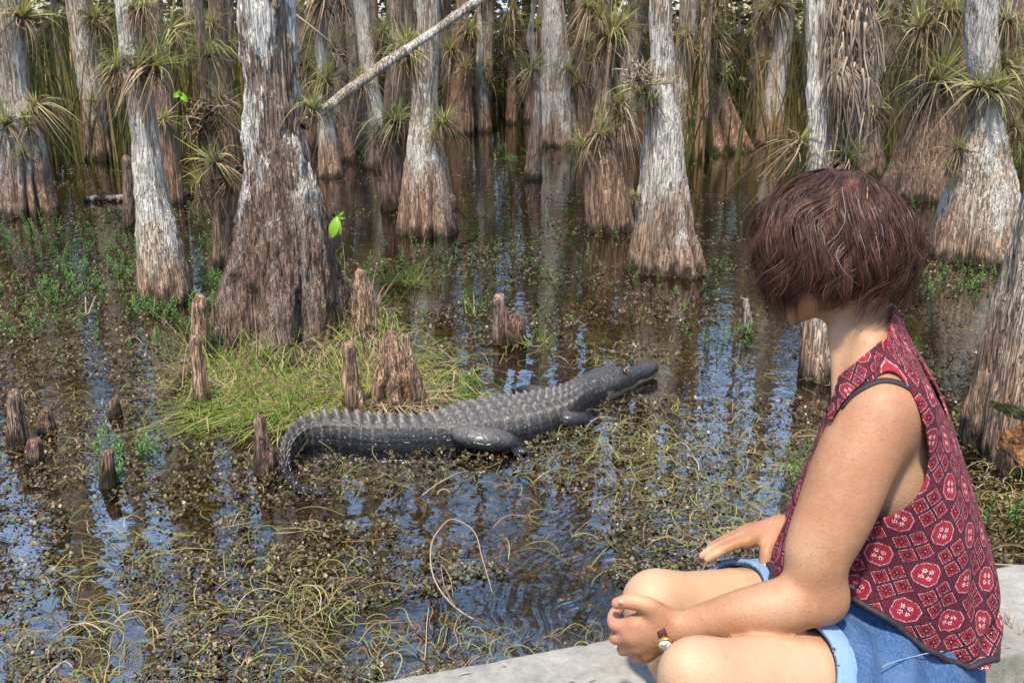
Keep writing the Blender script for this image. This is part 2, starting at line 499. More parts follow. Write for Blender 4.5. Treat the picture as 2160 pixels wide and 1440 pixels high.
# ------------------------------------------------------------------ cypress trees
TREES = {}
def trunk_profile(sil, Y0=None, z_top=9.5, lean=None):
    py0, xl0, xr0 = sil[0]
    w = W((xl0 + xr0) / 2, py0)
    r0 = (xr0 - xl0) / 2 / FPX * np.hypot(w[1], CAM_Z)
    if Y0 is None: Y0 = w[1] + r0 * 0.75
    zs, cx, rr = [], [], []
    for py, xl, xr in sil:
        a, b = P(xl, py, Y0), P(xr, py, Y0)
        zs.append((a[2] + b[2]) / 2); cx.append((a[0] + b[0]) / 2); rr.append((b[0] - a[0]) / 2)
    zs, cx, rr = map(np.array, (zs, cx, rr))
    return Y0, zs, cx, rr
def trunk_mesh(Y0, zs, cx, rr, seed, segs, z_top, flutes=7, famp=0.16, fh=0.5, bamp=0.006, top_r=0.45, lean=None, drift=0.25, ring=None):
    rng = np.random.default_rng(seed)
    sl = (cx[-1] - cx[-2]) / (zs[-1] - zs[-2] + 1e-6) if lean is None else lean
    sl = np.clip(sl, -0.10, 0.10)
    z0 = -0.32
    grow = (rr[0] - rr[1]) / max(zs[1] - zs[0], 0.05) if len(rr) > 1 else 0
    zb = np.array([z0]); rb = np.array([rr[0] + max(0, min(grow, 0.6)) * (zs[0] - z0) * 0.5]); cb = np.array([cx[0]])
    if z_top > zs[-1] + 0.3:
        zt = np.linspace(zs[-1], z_top, 8)[1:]
        u = (zt - zs[-1]) / (z_top - zs[-1])
        ct = cx[-1] + sl * (zt - zs[-1]) * (1 - 0.35 * u) + drift * rng.normal(0, 0.35, 7).cumsum() * 0.3 * u
        rt = rr[-1] * (1 - (1 - top_r) * u)
    else:
        zt = ct = rt = np.zeros(0)
    Z, C, R = np.concatenate([zb, zs, zt]), np.concatenate([cb, cx, ct]), np.concatenate([rb, rr, rt])
    vis = min(z_top, 2.3)
    dz = ring or max(0.012, 2 * np.pi * rr.mean() / segs * 2.8)
    zq = np.concatenate([np.arange(z0, vis, dz), np.linspace(vis, z_top, 18)[1:] if z_top > vis + 0.2 else np.zeros(0)])
    c, r = spline(Z, C, zq), np.maximum(spline(Z, R, zq), 0.004)
    a = np.linspace(0, 2 * np.pi, segs, endpoint=False)
    A, ZQ = np.meshgrid(a, zq)
    # fluting: broad ribs with narrow grooves, fading upwards
    ph = rng.uniform(0, 6.28, 4)
    warp = A + 0.35 * np.sin(A * 2 + ph[0]) + 0.22 * np.sin(A * 3 + ph[1]) + 0.05 * np.sin(ZQ * 6 + ph[3])
    f = np.abs(np.sin(warp * flutes / 2 + ph[2])) ** 0.55
    f2 = np.abs(np.sin(warp * flutes * 1.5 + ph[0])) ** 0.6
    fade = famp * np.exp(-np.maximum(ZQ, 0) / fh)
    rad = r[:, None] * (1 + fade * (f - 0.80) * 2.9 + fade * 0.35 * (f2 - 0.75) + 0.03 * np.sin(A * 2 + ph[1] + ZQ * 1.3) + 0.05 * (fbm(np.stack([np.cos(A) * 1.2, np.sin(A) * 1.2, ZQ * 2.2], -1), seed, 3) - 0.5))
    q = np.stack([np.cos(A) * r[:, None], np.sin(A) * r[:, None], ZQ * 0.10], -1)
    b1 = np.abs(vnoise(q * 55 + 3, seed + 3) - 0.5) * 2
    b2 = np.abs(vnoise(q * 110 + 9, seed + 4) - 0.5) * 2
    plate = fbm(np.stack([np.cos(A) * r[:, None] * 14, np.sin(A) * r[:, None] * 14, ZQ * 5], -1), seed + 7, 3)
    rad = rad + bamp * 1.3 * (b1 * 1.3 + b2 * 0.7 - 1.0) + bamp * 1.2 * (sstep(0.5, 0.56, plate) - 0.5)
    yoff = drift * 0.25 * np.sin(zq * 0.5 + ph[3]) * sstep(1.0, 5.0, zq)
    V = np.stack([c[:, None] + rad * np.cos(A), Y0 + yoff[:, None] + rad * np.sin(A), ZQ], -1)
    top = V[-1].mean(0)
    V = np.concatenate([V.reshape(-1, 3), top[None]])
    nu = len(zq)
    j = np.arange(segs)
    T = np.stack([np.full(segs, nu * segs), (nu - 1) * segs + j, (nu - 1) * segs + (j + 1) % segs], -1)
    return V, [grid_faces(nu, segs), T], (zq, c, r, yoff)

def crown_mesh(seed, name, ht=5.0):
    rng = np.random.default_rng(seed)
    g = Geo(); lf = []
    for i in range(13):
        z = rng.uniform(0.0, ht * 0.92); az = rng.uniform(0, 6.28); L = rng.uniform(0.5, 1.3) * (1.15 - 0.5 * z / ht)
        d = np.array([math.cos(az), math.sin(az), rng.uniform(0.1, 0.7)])
        k = np.linspace(0, 1, 6)[:, None]
        path = np.array([0, 0, z]) + d * L * k + np.array([0, 0, 0.25]) * L * k**2 + rng.normal(0, 0.03, (6, 3)) * k
        tube(g, path, np.linspace(0.022, 0.006, 6), 5)
        for q in range(5):
            s = path[rng.integers(1, 6)]
            az2 = az + rng.uniform(-1.2, 1.2)
            d2 = np.array([math.cos(az2), math.sin(az2), rng.uniform(-0.2, 0.7)])
            tw = s + d2 * np.linspace(0, rng.uniform(0.2, 0.5), 4)[:, None] + rng.normal(0, 0.015, (4, 3))
            tube(g, tw, np.linspace(0.007, 0.003, 4), 3, False)
            lf.append(tw[1:].repeat(3, 0) + rng.normal(0, 0.05, (9, 3)))
    V, F = g.get()
    me = make_mesh(name + '_limbs', V, F)
    me.materials.append(M['dead_wood'])
    L = np.concatenate(lf)
    n = len(L)
    d = rng.normal(0, 1, (n, 3)); d[:, 2] -= 0.4; d /= np.linalg.norm(d, axis=1, keepdims=True)
    s = np.cross(d, rng.normal(0, 1, (n, 3))); s /= np.linalg.norm(s, axis=1, keepdims=True) + 1e-9
    g2 = Geo()
    ln = rng.uniform(0.03, 0.08, n)
    Pt = L[:, None] + d[:, None] * (ln[:, None] * np.array([0, 0.5, 1.0]))[..., None]
    ribbons(g2, Pt, s, np.array([0.35, 1.0, 0.2]) * rng.uniform(0.012, 0.025, n)[:, None])
    V2, F2 = g2.get()
    me2 = make_mesh(name + '_leaves', V2, F2)
    me2.materials.append(M['crown'])
    return me, me2
CROWNS = [crown_mesh(100 + i, 'crown%d' % i) for i in range(4)]

def tree(key, sil, mat, label, seed, Y0=None, flutes=7, famp=0.16, fh=0.45, bamp=0.005, z_top=None, segs=None, lean=None, group=None, crown=True, name='cypress_tree'):
    rng = np.random.default_rng(seed + 500)
    Y0, zs, cx, rr = trunk_profile(sil, Y0)
    if z_top is None: z_top = rng.uniform(8.0, 11.0)
    wpx = max(x[2] - x[1] for x in sil)
    if segs is None: segs = int(np.clip(wpx * 0.8, 36, 190))
    V, F, prof = trunk_mesh(Y0, zs, cx, rr, seed, segs, z_top, flutes, famp, fh, bamp, lean=lean)
    base = np.array([cx[0], Y0, 0.0])
    e = tag(empty(name, base), label, 'tree', group)
    add('trunk', V - base, F, M[mat], e)
    zq, c, r, yo = prof
    if crown and z_top > 5:
        k = seed % 4
        zc = z_top - 4.8
        i = np.searchsorted(zq, zc)
        cl = inst('crown', CROWNS[k][0], e, (c[min(i, len(c) - 1)] - cx[0], yo[min(i, len(c) - 1)], zc), (0, 0, rng.uniform(0, 6.28)), (1, 1, 1))
        inst('foliage', CROWNS[k][1], cl)
    TREES[key] = dict(Y=Y0, zq=zq, c=c, r=r, yo=yo, e=e, label=label)
    return e

SIL = [
 ('t1', [(458, 0, 128), (400, 2, 112), (317, 3, 97), (190, -5, 62), (75, -18, 50), (0, -30, 40)], 'bark_pale', 'broad brown-footed cypress at the left edge hung with four air plants', dict(flutes=8, famp=0.20)),
 ('t2', [(280, 128, 162), (190, 124, 155), (110, 113, 137), (50, 108, 125), (0, 106, 120)], 'bark_grey', 'thin pale cypress with one small air plant high on it', dict()),
 ('t3', [(338, 178, 240), (240, 173, 224), (160, 162, 214), (60, 148, 198), (0, 138, 190)], 'bark_pale', 'grey leaning cypress with a red-brown foot behind the white leaning one', dict()),
 ('t4', [(640, 291, 414), (600, 289, 408), (560, 288, 399), (480, 286, 376), (400, 282, 353), (300, 277, 335), (200, 264, 321), (100, 250, 296), (0, 240, 277)], 'bark_white', 'bleached white cypress leaning left with two large air plants', dict(flutes=5, famp=0.07)),
 ('t5', [(430, 343, 392), (300, 333, 378), (230, 325, 370), (150, 318, 358), (0, 300, 340)], 'bark_brown', 'brown cypress half hidden behind the bleached white leaning one', dict()),
 ('t6', [(562, 450, 508), (480, 447, 504), (400, 447, 506), (330, 437, 478), (240, 427, 453), (100, 418, 439), (0, 407, 428)], 'bark_brown', 'slim reddish cypress with a root tangle and a big drooping air plant', dict(flutes=5)),
 ('t7', [(330, 468, 505), (180, 463, 490), (0, 464, 494)], 'bark_grey', 'pale trunk close behind the left flank of the biggest cypress', dict()),
 ('t8', [(752, 448, 742), (700, 453, 736), (660, 459, 730), (620, 466, 723), (560, 481, 711), (500, 497, 700), (450, 505, 689), (400, 510, 675), (300, 514, 650), (200, 512, 634), (100, 507, 625), (0, 503, 618)], 'bark_big', 'biggest cypress, dark furrowed buttress with white flaking patches, in the grass mound', dict(flutes=9, famp=0.17, fh=0.42, bamp=0.012)),
 ('t9', [(290, 702, 745), (180, 680, 720), (100, 668, 705), (0, 657, 692)], 'bark_pale', 'pale left-leaning trunk behind the biggest cypress and the sloping pole', dict()),
 ('t10', [(498, 836, 966), (433, 842, 958), (380, 849, 950), (333, 855, 941), (290, 860, 931), (200, 867, 924), (83, 877, 927), (0, 880, 925)], 'bark_pale', 'flaky cypress with spreading foot crossed by the sloping bare pole', dict(flutes=7, famp=0.17)),
 ('t10b', [(442, 803, 856), (330, 806, 852), (270, 806, 848), (150, 815, 850), (0, 822, 850)], 'bark_brown', 'dim brown trunk tucked behind the flaky cypress under a big air plant', dict()),
 ('t11', [(285, 938, 998), (200, 944, 994), (115, 955, 990), (0, 962, 988)], 'bark_brown', 'dark red-brown trunk at the back of the open channel', dict()),
 ('t12', [(279, 1001, 1037), (220, 1002, 1032), (167, 1003, 1023), (80, 1004, 1020), (0, 1004, 1015)], 'bark_pale', 'slender trunk white above and brown below beside the open channel', dict(flutes=4)),
 ('t13', [(262, 1066, 1092), (190, 1069, 1089), (130, 1072, 1087), (0, 1075, 1088)], 'bark_brown', 'thin brown trunk standing alone in the far channel', dict(flutes=4)),
 ('t14', [(378, 1107, 1143), (330, 1111, 1142), (290, 1116, 1143), (200, 1123, 1142), (133, 1121, 1136), (77, 1111, 1126), (33, 1117, 1129), (0, 1119, 1136)], 'bark_grey', 'thin crooked trunk in front of the fluted white-blotched cypress', dict(flutes=4, lean=0.03)),
 ('t15', [(310, 1143, 1219), (200, 1142, 1210), (133, 1143, 1203), (67, 1143, 1196), (0, 1145, 1188)], 'bark_white', 'fluted cypress with big white blotches behind the thin crooked trunk', dict(flutes=7, famp=0.22, fh=1.2)),
 ('t16', [(310, 1216, 1250), (160, 1214, 1242), (0, 1212, 1236)], 'bark_brown', 'brown trunk just right of the fluted white-blotched cypress', dict()),
 ('t17', [(490, 1243, 1337), (430, 1236, 1327), (367, 1233, 1312), (313, 1236, 1303), (260, 1248, 1300), (200, 1258, 1292), (0, 1250, 1287)], 'bark_brown', 'brown ribbed cypress topped by a row of air plants', dict(flutes=6, famp=0.20)),
 ('t18', [(585, 1328, 1490), (540, 1333, 1478), (480, 1340, 1463), (400, 1348, 1453), (300, 1356, 1441), (200, 1364, 1430), (133, 1369, 1425), (0, 1368, 1418)], 'bark_pale', 'grey flaky cypress with split clawlike foot and a twiggy nest clump', dict(flutes=6, famp=0.24, fh=0.30)),
 ('t19', [(322, 1438, 1584), (270, 1444, 1566), (230, 1452, 1550), (170, 1474, 1531), (100, 1488, 1519), (0, 1487, 1515)], 'bark_brown', 'wide fan-footed cypress across the water from the seated woman', dict(flutes=8, famp=0.26, fh=0.5)),
 ('t20', [(232, 1553, 1574), (100, 1556, 1570), (0, 1556, 1568)], 'bark_white', 'very thin white trunk among the tall sedges', dict(flutes=3)),
 ('t21', [(244, 1626, 1680), (190, 1636, 1672), (133, 1643, 1666), (0, 1647, 1664)], 'bark_pale', 'flared two-tone trunk among the tall sedges', dict(flutes=5)),
 ('t22', [(803, 1680, 1800), (740, 1686, 1790), (650, 1692, 1778), (500, 1698, 1766), (350, 1700, 1757), (150, 1702, 1756), (0, 1703, 1757)], 'bark_white', 'white-patched cypress behind the woman, wrapped in hanging roots', dict(flutes=6, famp=0.12)),
 ('t22b', [(372, 1806, 1870), (300, 1808, 1860), (200, 1812, 1856), (120, 1815, 1850), (0, 1812, 1846)], 'bark_grey', 'grey trunk beside the hanging root tangle', dict(flutes=5)),
 ('t23', [(425, 1850, 2000), (380, 1872, 2006), (330, 1893, 2010), (260, 1916, 2013), (200, 1950, 2012), (100, 1952, 2009), (0, 1953, 2007)], 'bark_brown', 'reddish wide-footed cypress crowned by a bright spiky air plant', dict(flutes=6, famp=0.20, fh=0.6)),
 ('t24', [(558, 1963, 2156), (480, 1980, 2150), (400, 2003, 2143), (333, 2020, 2128), (267, 2042, 2118), (200, 2048, 2109), (100, 2037, 2104), (0, 2037, 2102)], 'bark_white', 'stout white cypress with ribbed skirt at the right edge', dict(flutes=7, famp=0.13)),
 ('t25', [(1000, 2040, 2330), (900, 2052, 2328), (800, 2068, 2322), (700, 2088, 2312), (600, 2116, 2304), (500, 2140, 2296), (420, 2160, 2290)], 'bark_grey', 'nearest trunk at the right edge with an orange rotten hollow', dict(flutes=6, famp=0.10, bamp=0.007)),
]
for i, (k, sil, mat, lab, kw) in enumerate(SIL):
    tree(k, sil, mat, lab, 40 + i * 7, **kw)

SHORT = {'t1': 'broad brown-footed cypress', 't2': 'thin pale cypress', 't4': 'bleached white leaning cypress', 't6': 'slim reddish cypress with root tangle',
         't8': 'biggest dark buttressed cypress', 't9': 'pale trunk behind the biggest cypress', 't10': 'flaky cypress crossed by the pole',
         't10b': 'dim trunk behind the flaky cypress', 't11': 'dark red-brown trunk by the channel', 't13': 'thin brown trunk in the channel',
         't14': 'thin crooked trunk', 't17': 'brown ribbed cypress', 't18': 'grey claw-footed cypress', 't19': 'fan-footed cypress', 't22': 'white-patched cypress behind the woman',
         't23': 'reddish wide-footed cypress', 't24': 'stout white cypress', 't7': 'pale trunk behind the biggest cypress', 't5': 'brown half-hidden cypress', 't22b': 'grey trunk by the hanging roots',
         't12': 'slender two-tone trunk', 't15': 'fluted white-blotched cypress', 't16': 'brown trunk next to the fluted one', 't21': 'flared trunk among the sedges', 't3': 'grey leaning cypress with red foot'}

def rotten_hollow():
    """crumbling orange heartwood laid bare low on the nearest trunk"""
    t = NT('rotten_wood')
    p = t.obj((1, 1, 0.5), rnd=False)
    a = t.noise(p, 22, 4, 0.65); b = t.noise(p, 90, 3, 0.6)
    c = t.ramp(a, [(0.30, (0.035, 0.018, 0.008)), (0.46, (0.16, 0.068, 0.022)), (0.60, (0.34, 0.16, 0.055)), (0.75, (0.46, 0.28, 0.13))])
    M['rotten'] = t.done(t.bsdf(c, 0.95, t.bump(t.m('ADD', a, t.m('MULTIPLY', b, 0.5)), 1.0, 0.03)))
    d = TREES['t25']; e = d['e']; base = np.array(e.location)
    for nm, x0, x1, y0, y1, mat, lift in (('rotten_hollow', 2080, 2250, 852, 990, 'rotten', 0.012), ('moss_patch', 2085, 2240, 838, 880, 'moss', 0.014)):
        px, py = np.meshgrid(np.linspace(x0, x1, 70), np.linspace(y0, y1, 60), indexing='ij')
        V = []
        for x, y in zip(px.ravel(), py.ravel()):
            q = P(x, y, d['Y'] - 0.12); r = np.interp(q[2], d['zq'], d['r']); c = np.interp(q[2], d['zq'], d['c'])
            off = np.clip(q[0] - c, -0.97 * r, 0.97 * r)
            V.append([c + off, d['Y'] - math.sqrt(r * r - off * off) - lift, q[2]])
        V = np.array(V)
        nz = fbm(V * 22, 31, 4)
        V[:, 1] -= 0.030 * (nz - 0.5); V[:, 0] += 0.012 * (fbm(V * 30, 33, 3) - 0.5)
        u = (px.ravel() - (x0 + x1) / 2) / ((x1 - x0) / 2); v = (py.ravel() - (y0 + y1) / 2) / ((y1 - y0) / 2)
        g = np.sqrt(u * u + v * v) - 0.62 - 0.9 * (fbm(V * 14, 35, 3) - 0.45)
        g = np.maximum(g, np.maximum(np.abs(u), np.abs(v)) - 0.97)
        V2, F2 = clip_mesh(V, grid_faces(70, 60, False), g)
        add(nm, V2 - base, F2, M[mat], e)

# the crowded stand behind, and trees beyond the frame on both sides
def back_stand():
    rng = np.random.default_rng(77)
    spots = []
    own = [(d['c'][5], d['Y']) for d in TREES.values()]
    tries = 0
    while len(spots) < 110 and tries < 4000:
        tries += 1
        Y = rng.uniform(9.5, 19.0)
        X = rng.uniform(-0.62, 0.62) * Y
        px = 1080 + FPX * X / Y
        py = proj(np.array([X, Y, 0.0]))[1]
        if Y < 13.5 and 930 < px < 1140: continue        # the open channel
        if Y < 12.0 and 1490 < px < 1690: continue
        if any(abs(X - a) < 0.26 and abs(Y - b) < 0.5 for a, b in own + spots): continue
        spots.append((X, Y))
    for sx in (-1, 1):
        for q in range(9):
            Y = rng.uniform(3.0, 9.0); X = sx * (Y * 0.60 + rng.uniform(0.2, 2.5))
            spots.append((X, Y))
    mats = ['bark_pale', 'bark_grey', 'bark_brown', 'bark_white', 'bark_grey', 'bark_brown']
    mains = [(k_, d_) for k_, d_ in TREES.items() if k_ in SHORT]
    labs = {'bark_pale': 'pale slim cypress trunk in the crowded background stand', 'bark_grey': 'grey slim cypress trunk in the crowded background stand',
            'bark_brown': 'brown slim cypress trunk in the crowded background stand', 'bark_white': 'whitish slim cypress trunk in the crowded background stand'}
    for i, (X, Y) in enumerate(spots):
        r = rng.uniform(0.045, 0.12)
        zs = np.array([0.0, 0.25, 0.7, 1.3, 2.0]); fl = rng.uniform(1.5, 2.4)
        rr = r * np.array([fl, 1 + (fl - 1) * 0.55, 1.12, 1.0, 0.95])
        cx = X + rng.normal(0, 0.04) * zs + rng.normal(0, 0.01, 5)
        m = mats[rng.integers(len(mats))]
        zt = rng.uniform(5.2, 7.5)
        V, F, prof = trunk_mesh(Y, zs, cx, rr, 900 + i, 28, zt, int(rng.integers(4, 8)), 0.18, 0.4, 0.006, ring=0.085)
        base = np.array([cx[0], Y, 0])
        pxi = 1080 + FPX * X / Y
        cand = [(abs(1080 + FPX * d_['c'][5] / d_['Y'] - pxi), k_) for k_, d_ in mains if d_['Y'] < Y]
        hint = SHORT[min(cand)[1]] if cand and abs(X) < 0.56 * Y else None
        lab = 'slim %s background cypress behind the %s' % (m[5:], hint) if hint else 'slim %s cypress off to the side of the swamp stand' % m[5:]
        e = tag(empty('cypress_tree', base), lab, 'tree', 'background stand of cypresses')
        add('trunk', V - base, F, M[m], e)
        zq, c, rq, yo = prof
        k = i % 4; zc = zt * 0.58; j = min(np.searchsorted(zq, zc), len(c) - 1)
        cl = inst('crown', CROWNS[k][0], e, (c[j] - cx[0], yo[j], zc), (0, 0, rng.uniform(0, 6.28)), zt * 0.42 / 4.9)
        inst('foliage', CROWNS[k][1], cl)
        TREES['b%d' % i] = dict(Y=Y, zq=zq, c=c, r=rq, yo=yo, e=e, label=lab, hint=hint)
back_stand()
rotten_hollow()
# ------------------------------------------------------------------ air plants
def leaf_paths(rng, n, e0, e1, L0, L1, droop0, droop1, k=7):
    az = rng.uniform(0, 2 * np.pi, n)
    el = np.radians(rng.uniform(e0, e1, n))
    L = rng.uniform(L0, L1, n)
    dr = rng.uniform(droop0, droop1, n)
    h = np.stack([np.cos(az), np.sin(az), np.zeros(n)], -1)
    s = np.linspace(0, 1, k)
    out = h[:, None] * (np.cos(el) * L)[:, None, None] * s[None, :, None]
    # droop bends the leaf over, pulling the tip back in a little
    out = out * (1 - 0.22 * np.minimum(dr, 1.4)[:, None, None] * (s ** 2)[None, :, None])
    zz = (np.sin(el) * L)[:, None] * s - (dr * L)[:, None] * s ** 2.2
    out[..., 2] = zz
    side = np.stack([-np.sin(az), np.cos(az), np.zeros(n)], -1)
    tw = rng.normal(0, 0.25, n)
    side = side + h * tw[:, None]
    curl = rng.normal(0, 0.05, n)[:, None] * s ** 2 * L[:, None]
    out = out + side[:, None] * curl[..., None]
    return out, side
def air_plant_meshes(i, fresh):
    rng = np.random.default_rng(300 + i)
    g = Geo()
    n1 = int(64 * fresh)
    lo_ = rng.uniform(0, 30); a, s = leaf_paths(rng, n1, lo_, 86, 0.45, rng.uniform(0.95, 1.25), 0.10, rng.uniform(0.55, 1.0))
    w = np.array([1.0, 0.95, 0.8, 0.6, 0.42, 0.25, 0.06])
    ribbons(g, a, s, w * rng.uniform(0.020, 0.034, n1)[:, None])
    V, F = g.get()
    live = make_mesh('air_plant_leaves', V, F); live.materials.append(M['air_green'])
    g = Geo()
    n2 = int(rng.integers(40, 95))
    a, s = leaf_paths(rng, n2, -35, 50, 0.30, 0.78, 0.45, 1.5)
    ribbons(g, a, s, w * rng.uniform(0.014, 0.026, n2)[:, None])
    # clasping root tangle
    for q in range(26):
        p0 = rng.normal(0, 0.05, 3); p1 = rng.normal(0, 0.16, 3); p1[2] -= 0.22
        tube(g, catmull([p0, (p0 + p1) / 2 + rng.normal(0, 0.05, 3), p1], 5), 0.007, 3, False)
    V, F = g.get()
    dead = make_mesh('air_plant_dead', V, F); dead.materials.append(M['air_dead'])
    return live, dead
AIR = [air_plant_meshes(i, f) for i, f in enumerate([1.3, 0.9, 1.5, 0.6, 1.1, 1.4, 0.3, 1.2, 0.8, 0.45, 1.6, 1.0])]
AP = [('t1', 35, 38, 74), ('t1', 66, 226, 62), ('t1', 18, 262, 60), ('t1', 54, 268, 44), ('t1', 50, 326, 30),
      ('t2', 112, 46, 36), ('t4', 236, 152, 62), ('t4', 318, 140, 84), ('t4', 306, 20, 64), ('t5', 385, 62, 55), ('t5', 345, 250, 40),
      ('t6', 470, 212, 55), ('t6', 458, 345, 74), ('t6', 405, 385, 45), ('t6', 440, 120, 40), ('t8', 655, 232, 56), ('t9', 690, 110, 46), ('t9', 648, 60, 44),
      ('t10', 795, 118, 48), ('t10', 848, 104, 58), ('t10b', 832, 262, 70), ('t10', 938, 262, 50), ('t10b', 770, 70, 48), ('t7', 480, 90, 40),
      ('t11', 985, 72, 46), ('t11', 950, 108, 44), ('t13', 1050, 78, 42), ('t13', 1076, 28, 44), ('t14', 1118, 150, 50),
      ('t17', 1286, 84, 66), ('t17', 1262, 286, 66), ('t17', 1240, 18, 56), ('t17', 1312, 222, 66), ('t17', 1335, 60, 50), ('t16', 1224, 180, 40), ('t16', 1230, 90, 40),
      ('t18', 1362, 190, 50), ('t18', 1346, 414, 26), ('t19', 1474, 122, 66), ('t19', 1496, 40, 62), ('t19', 1440, 196, 56), ('t19', 1520, 160, 40),
      ('t22', 1690, 300, 108), ('t22', 1792, 336, 92), ('t22b', 1830, 60, 60), ('t22b', 1845, 230, 50),
      ('t23', 1978, 176, 88), ('t23', 1912, 66, 76), ('t23', 1935, 120, 60), ('t23', 2000, 30, 60), ('t23', 1925, 190, 54),
      ('t24', 2066, 188, 74), ('t24', 2036, 316, 46), ('t24', 2134, 142, 66), ('t24', 2142, 48, 66), ('t24', 2150, 270, 56), ('t15', 1196, 150, 34), ('t12', 1030, 140, 22), ('t21', 1672, 90, 36), ('t3', 205, 40, 44), ('t3', 196, 214, 20)]
ORD = {0: 'topmost', 1: 'second', 2: 'third', 3: 'fourth', 4: 'fifth', 5: 'sixth', 6: 'seventh', 7: 'eighth', 8: 'ninth', 9: 'tenth'}
_r = np.random.default_rng(91)
AP = AP + [(k, x + int(_r.uniform(12, 34) * (1 if _r.random() < 0.5 else -1)), y + int(_r.uniform(-8, 46)), int(r * _r.uniform(0.6, 0.9))) for k, x, y, r in AP if r > 40 and k not in ('t8', 't22', 't1')]
def place_air(tk, pos, R, label, group, i, rng):
    e = tag(empty('air_plant', pos), label, 'air plant', group)
    e.rotation_euler = (rng.normal(0, 0.26) + 0.10, rng.normal(0, 0.30), rng.uniform(0, 6.28))
    k = int(rng.integers(len(AIR)))
    sc_ = (R * rng.uniform(0.85, 1.15), R * rng.uniform(0.85, 1.15), R * rng.uniform(0.75, 1.2))
    inst('leaf_rosette', AIR[k][0], e, scale=sc_)
    inst('dead_leaves', AIR[k][1], e, scale=(R, R, R * rng.uniform(0.7, 1.3)))
    return e
def air_plants():
    rng = np.random.default_rng(5)
    by = {}
    for a in AP: by.setdefault(a[0], []).append(a)
    for tk, lst in by.items():
        d = TREES[tk]
        lst.sort(key=lambda a: a[2])
        for q, (_, px, py, rad) in enumerate(lst):
            z = P(px, py, d['Y'])[2]
            r = np.interp(z, d['zq'], d['r'])
            Y = d['Y'] - r * 0.9
            pos = P(px, py, Y)
            c = np.interp(z, d['zq'], d['c'])
            off = pos[0] - c                      # sits on the bark on that side of the trunk
            if abs(off) < r: Y = d['Y'] - math.sqrt(max(r * r - off * off, 0)) * 0.97 - 0.01
            else:
                Y = d['Y'] - r * 0.2
                off = math.copysign(min(abs(off), r + 0.05), off)
            pos = np.array([c + off, Y, P(px, py, Y)[2]])
            R = rad / FPX * math.hypot(Y, CAM_Z - z) * (1.95 if rad < 90 else 1.6)
            size = 'large' if rad > 60 else ('small' if rad < 42 else 'shaggy')
            pl = ('only' if len(lst) == 1 else (ORD[q] if q < len(lst) - 1 else 'lowest'))
            place_air(tk, pos, R, '%s grass-leaved air plant, %s one on the %s' % (size, pl, SHORT[tk]), 'air plants on the cypress trunks', q, rng)
    n = 0
    keys = [k for k in TREES if k.startswith('b')]
    for tk in keys:
        d = TREES[tk]
        for q in range(int(rng.integers(1, 4))):
            z = rng.uniform(0.45, 1.9)
            r = np.interp(z, d['zq'], d['r']); c = np.interp(z, d['zq'], d['c'])
            a = rng.uniform(-1.25, 1.25)
            pos = np.array([c + r * math.sin(a), d['Y'] - r * math.cos(a) * 0.97, z])
            place_air(tk, pos, rng.uniform(0.32, 0.62), ("air plant on a background trunk behind the " + d["hint"]) if d["hint"] else "air plant on a cypress off to the side of the stand", "air plants in the background stand", n, rng)
            n += 1
air_plants()

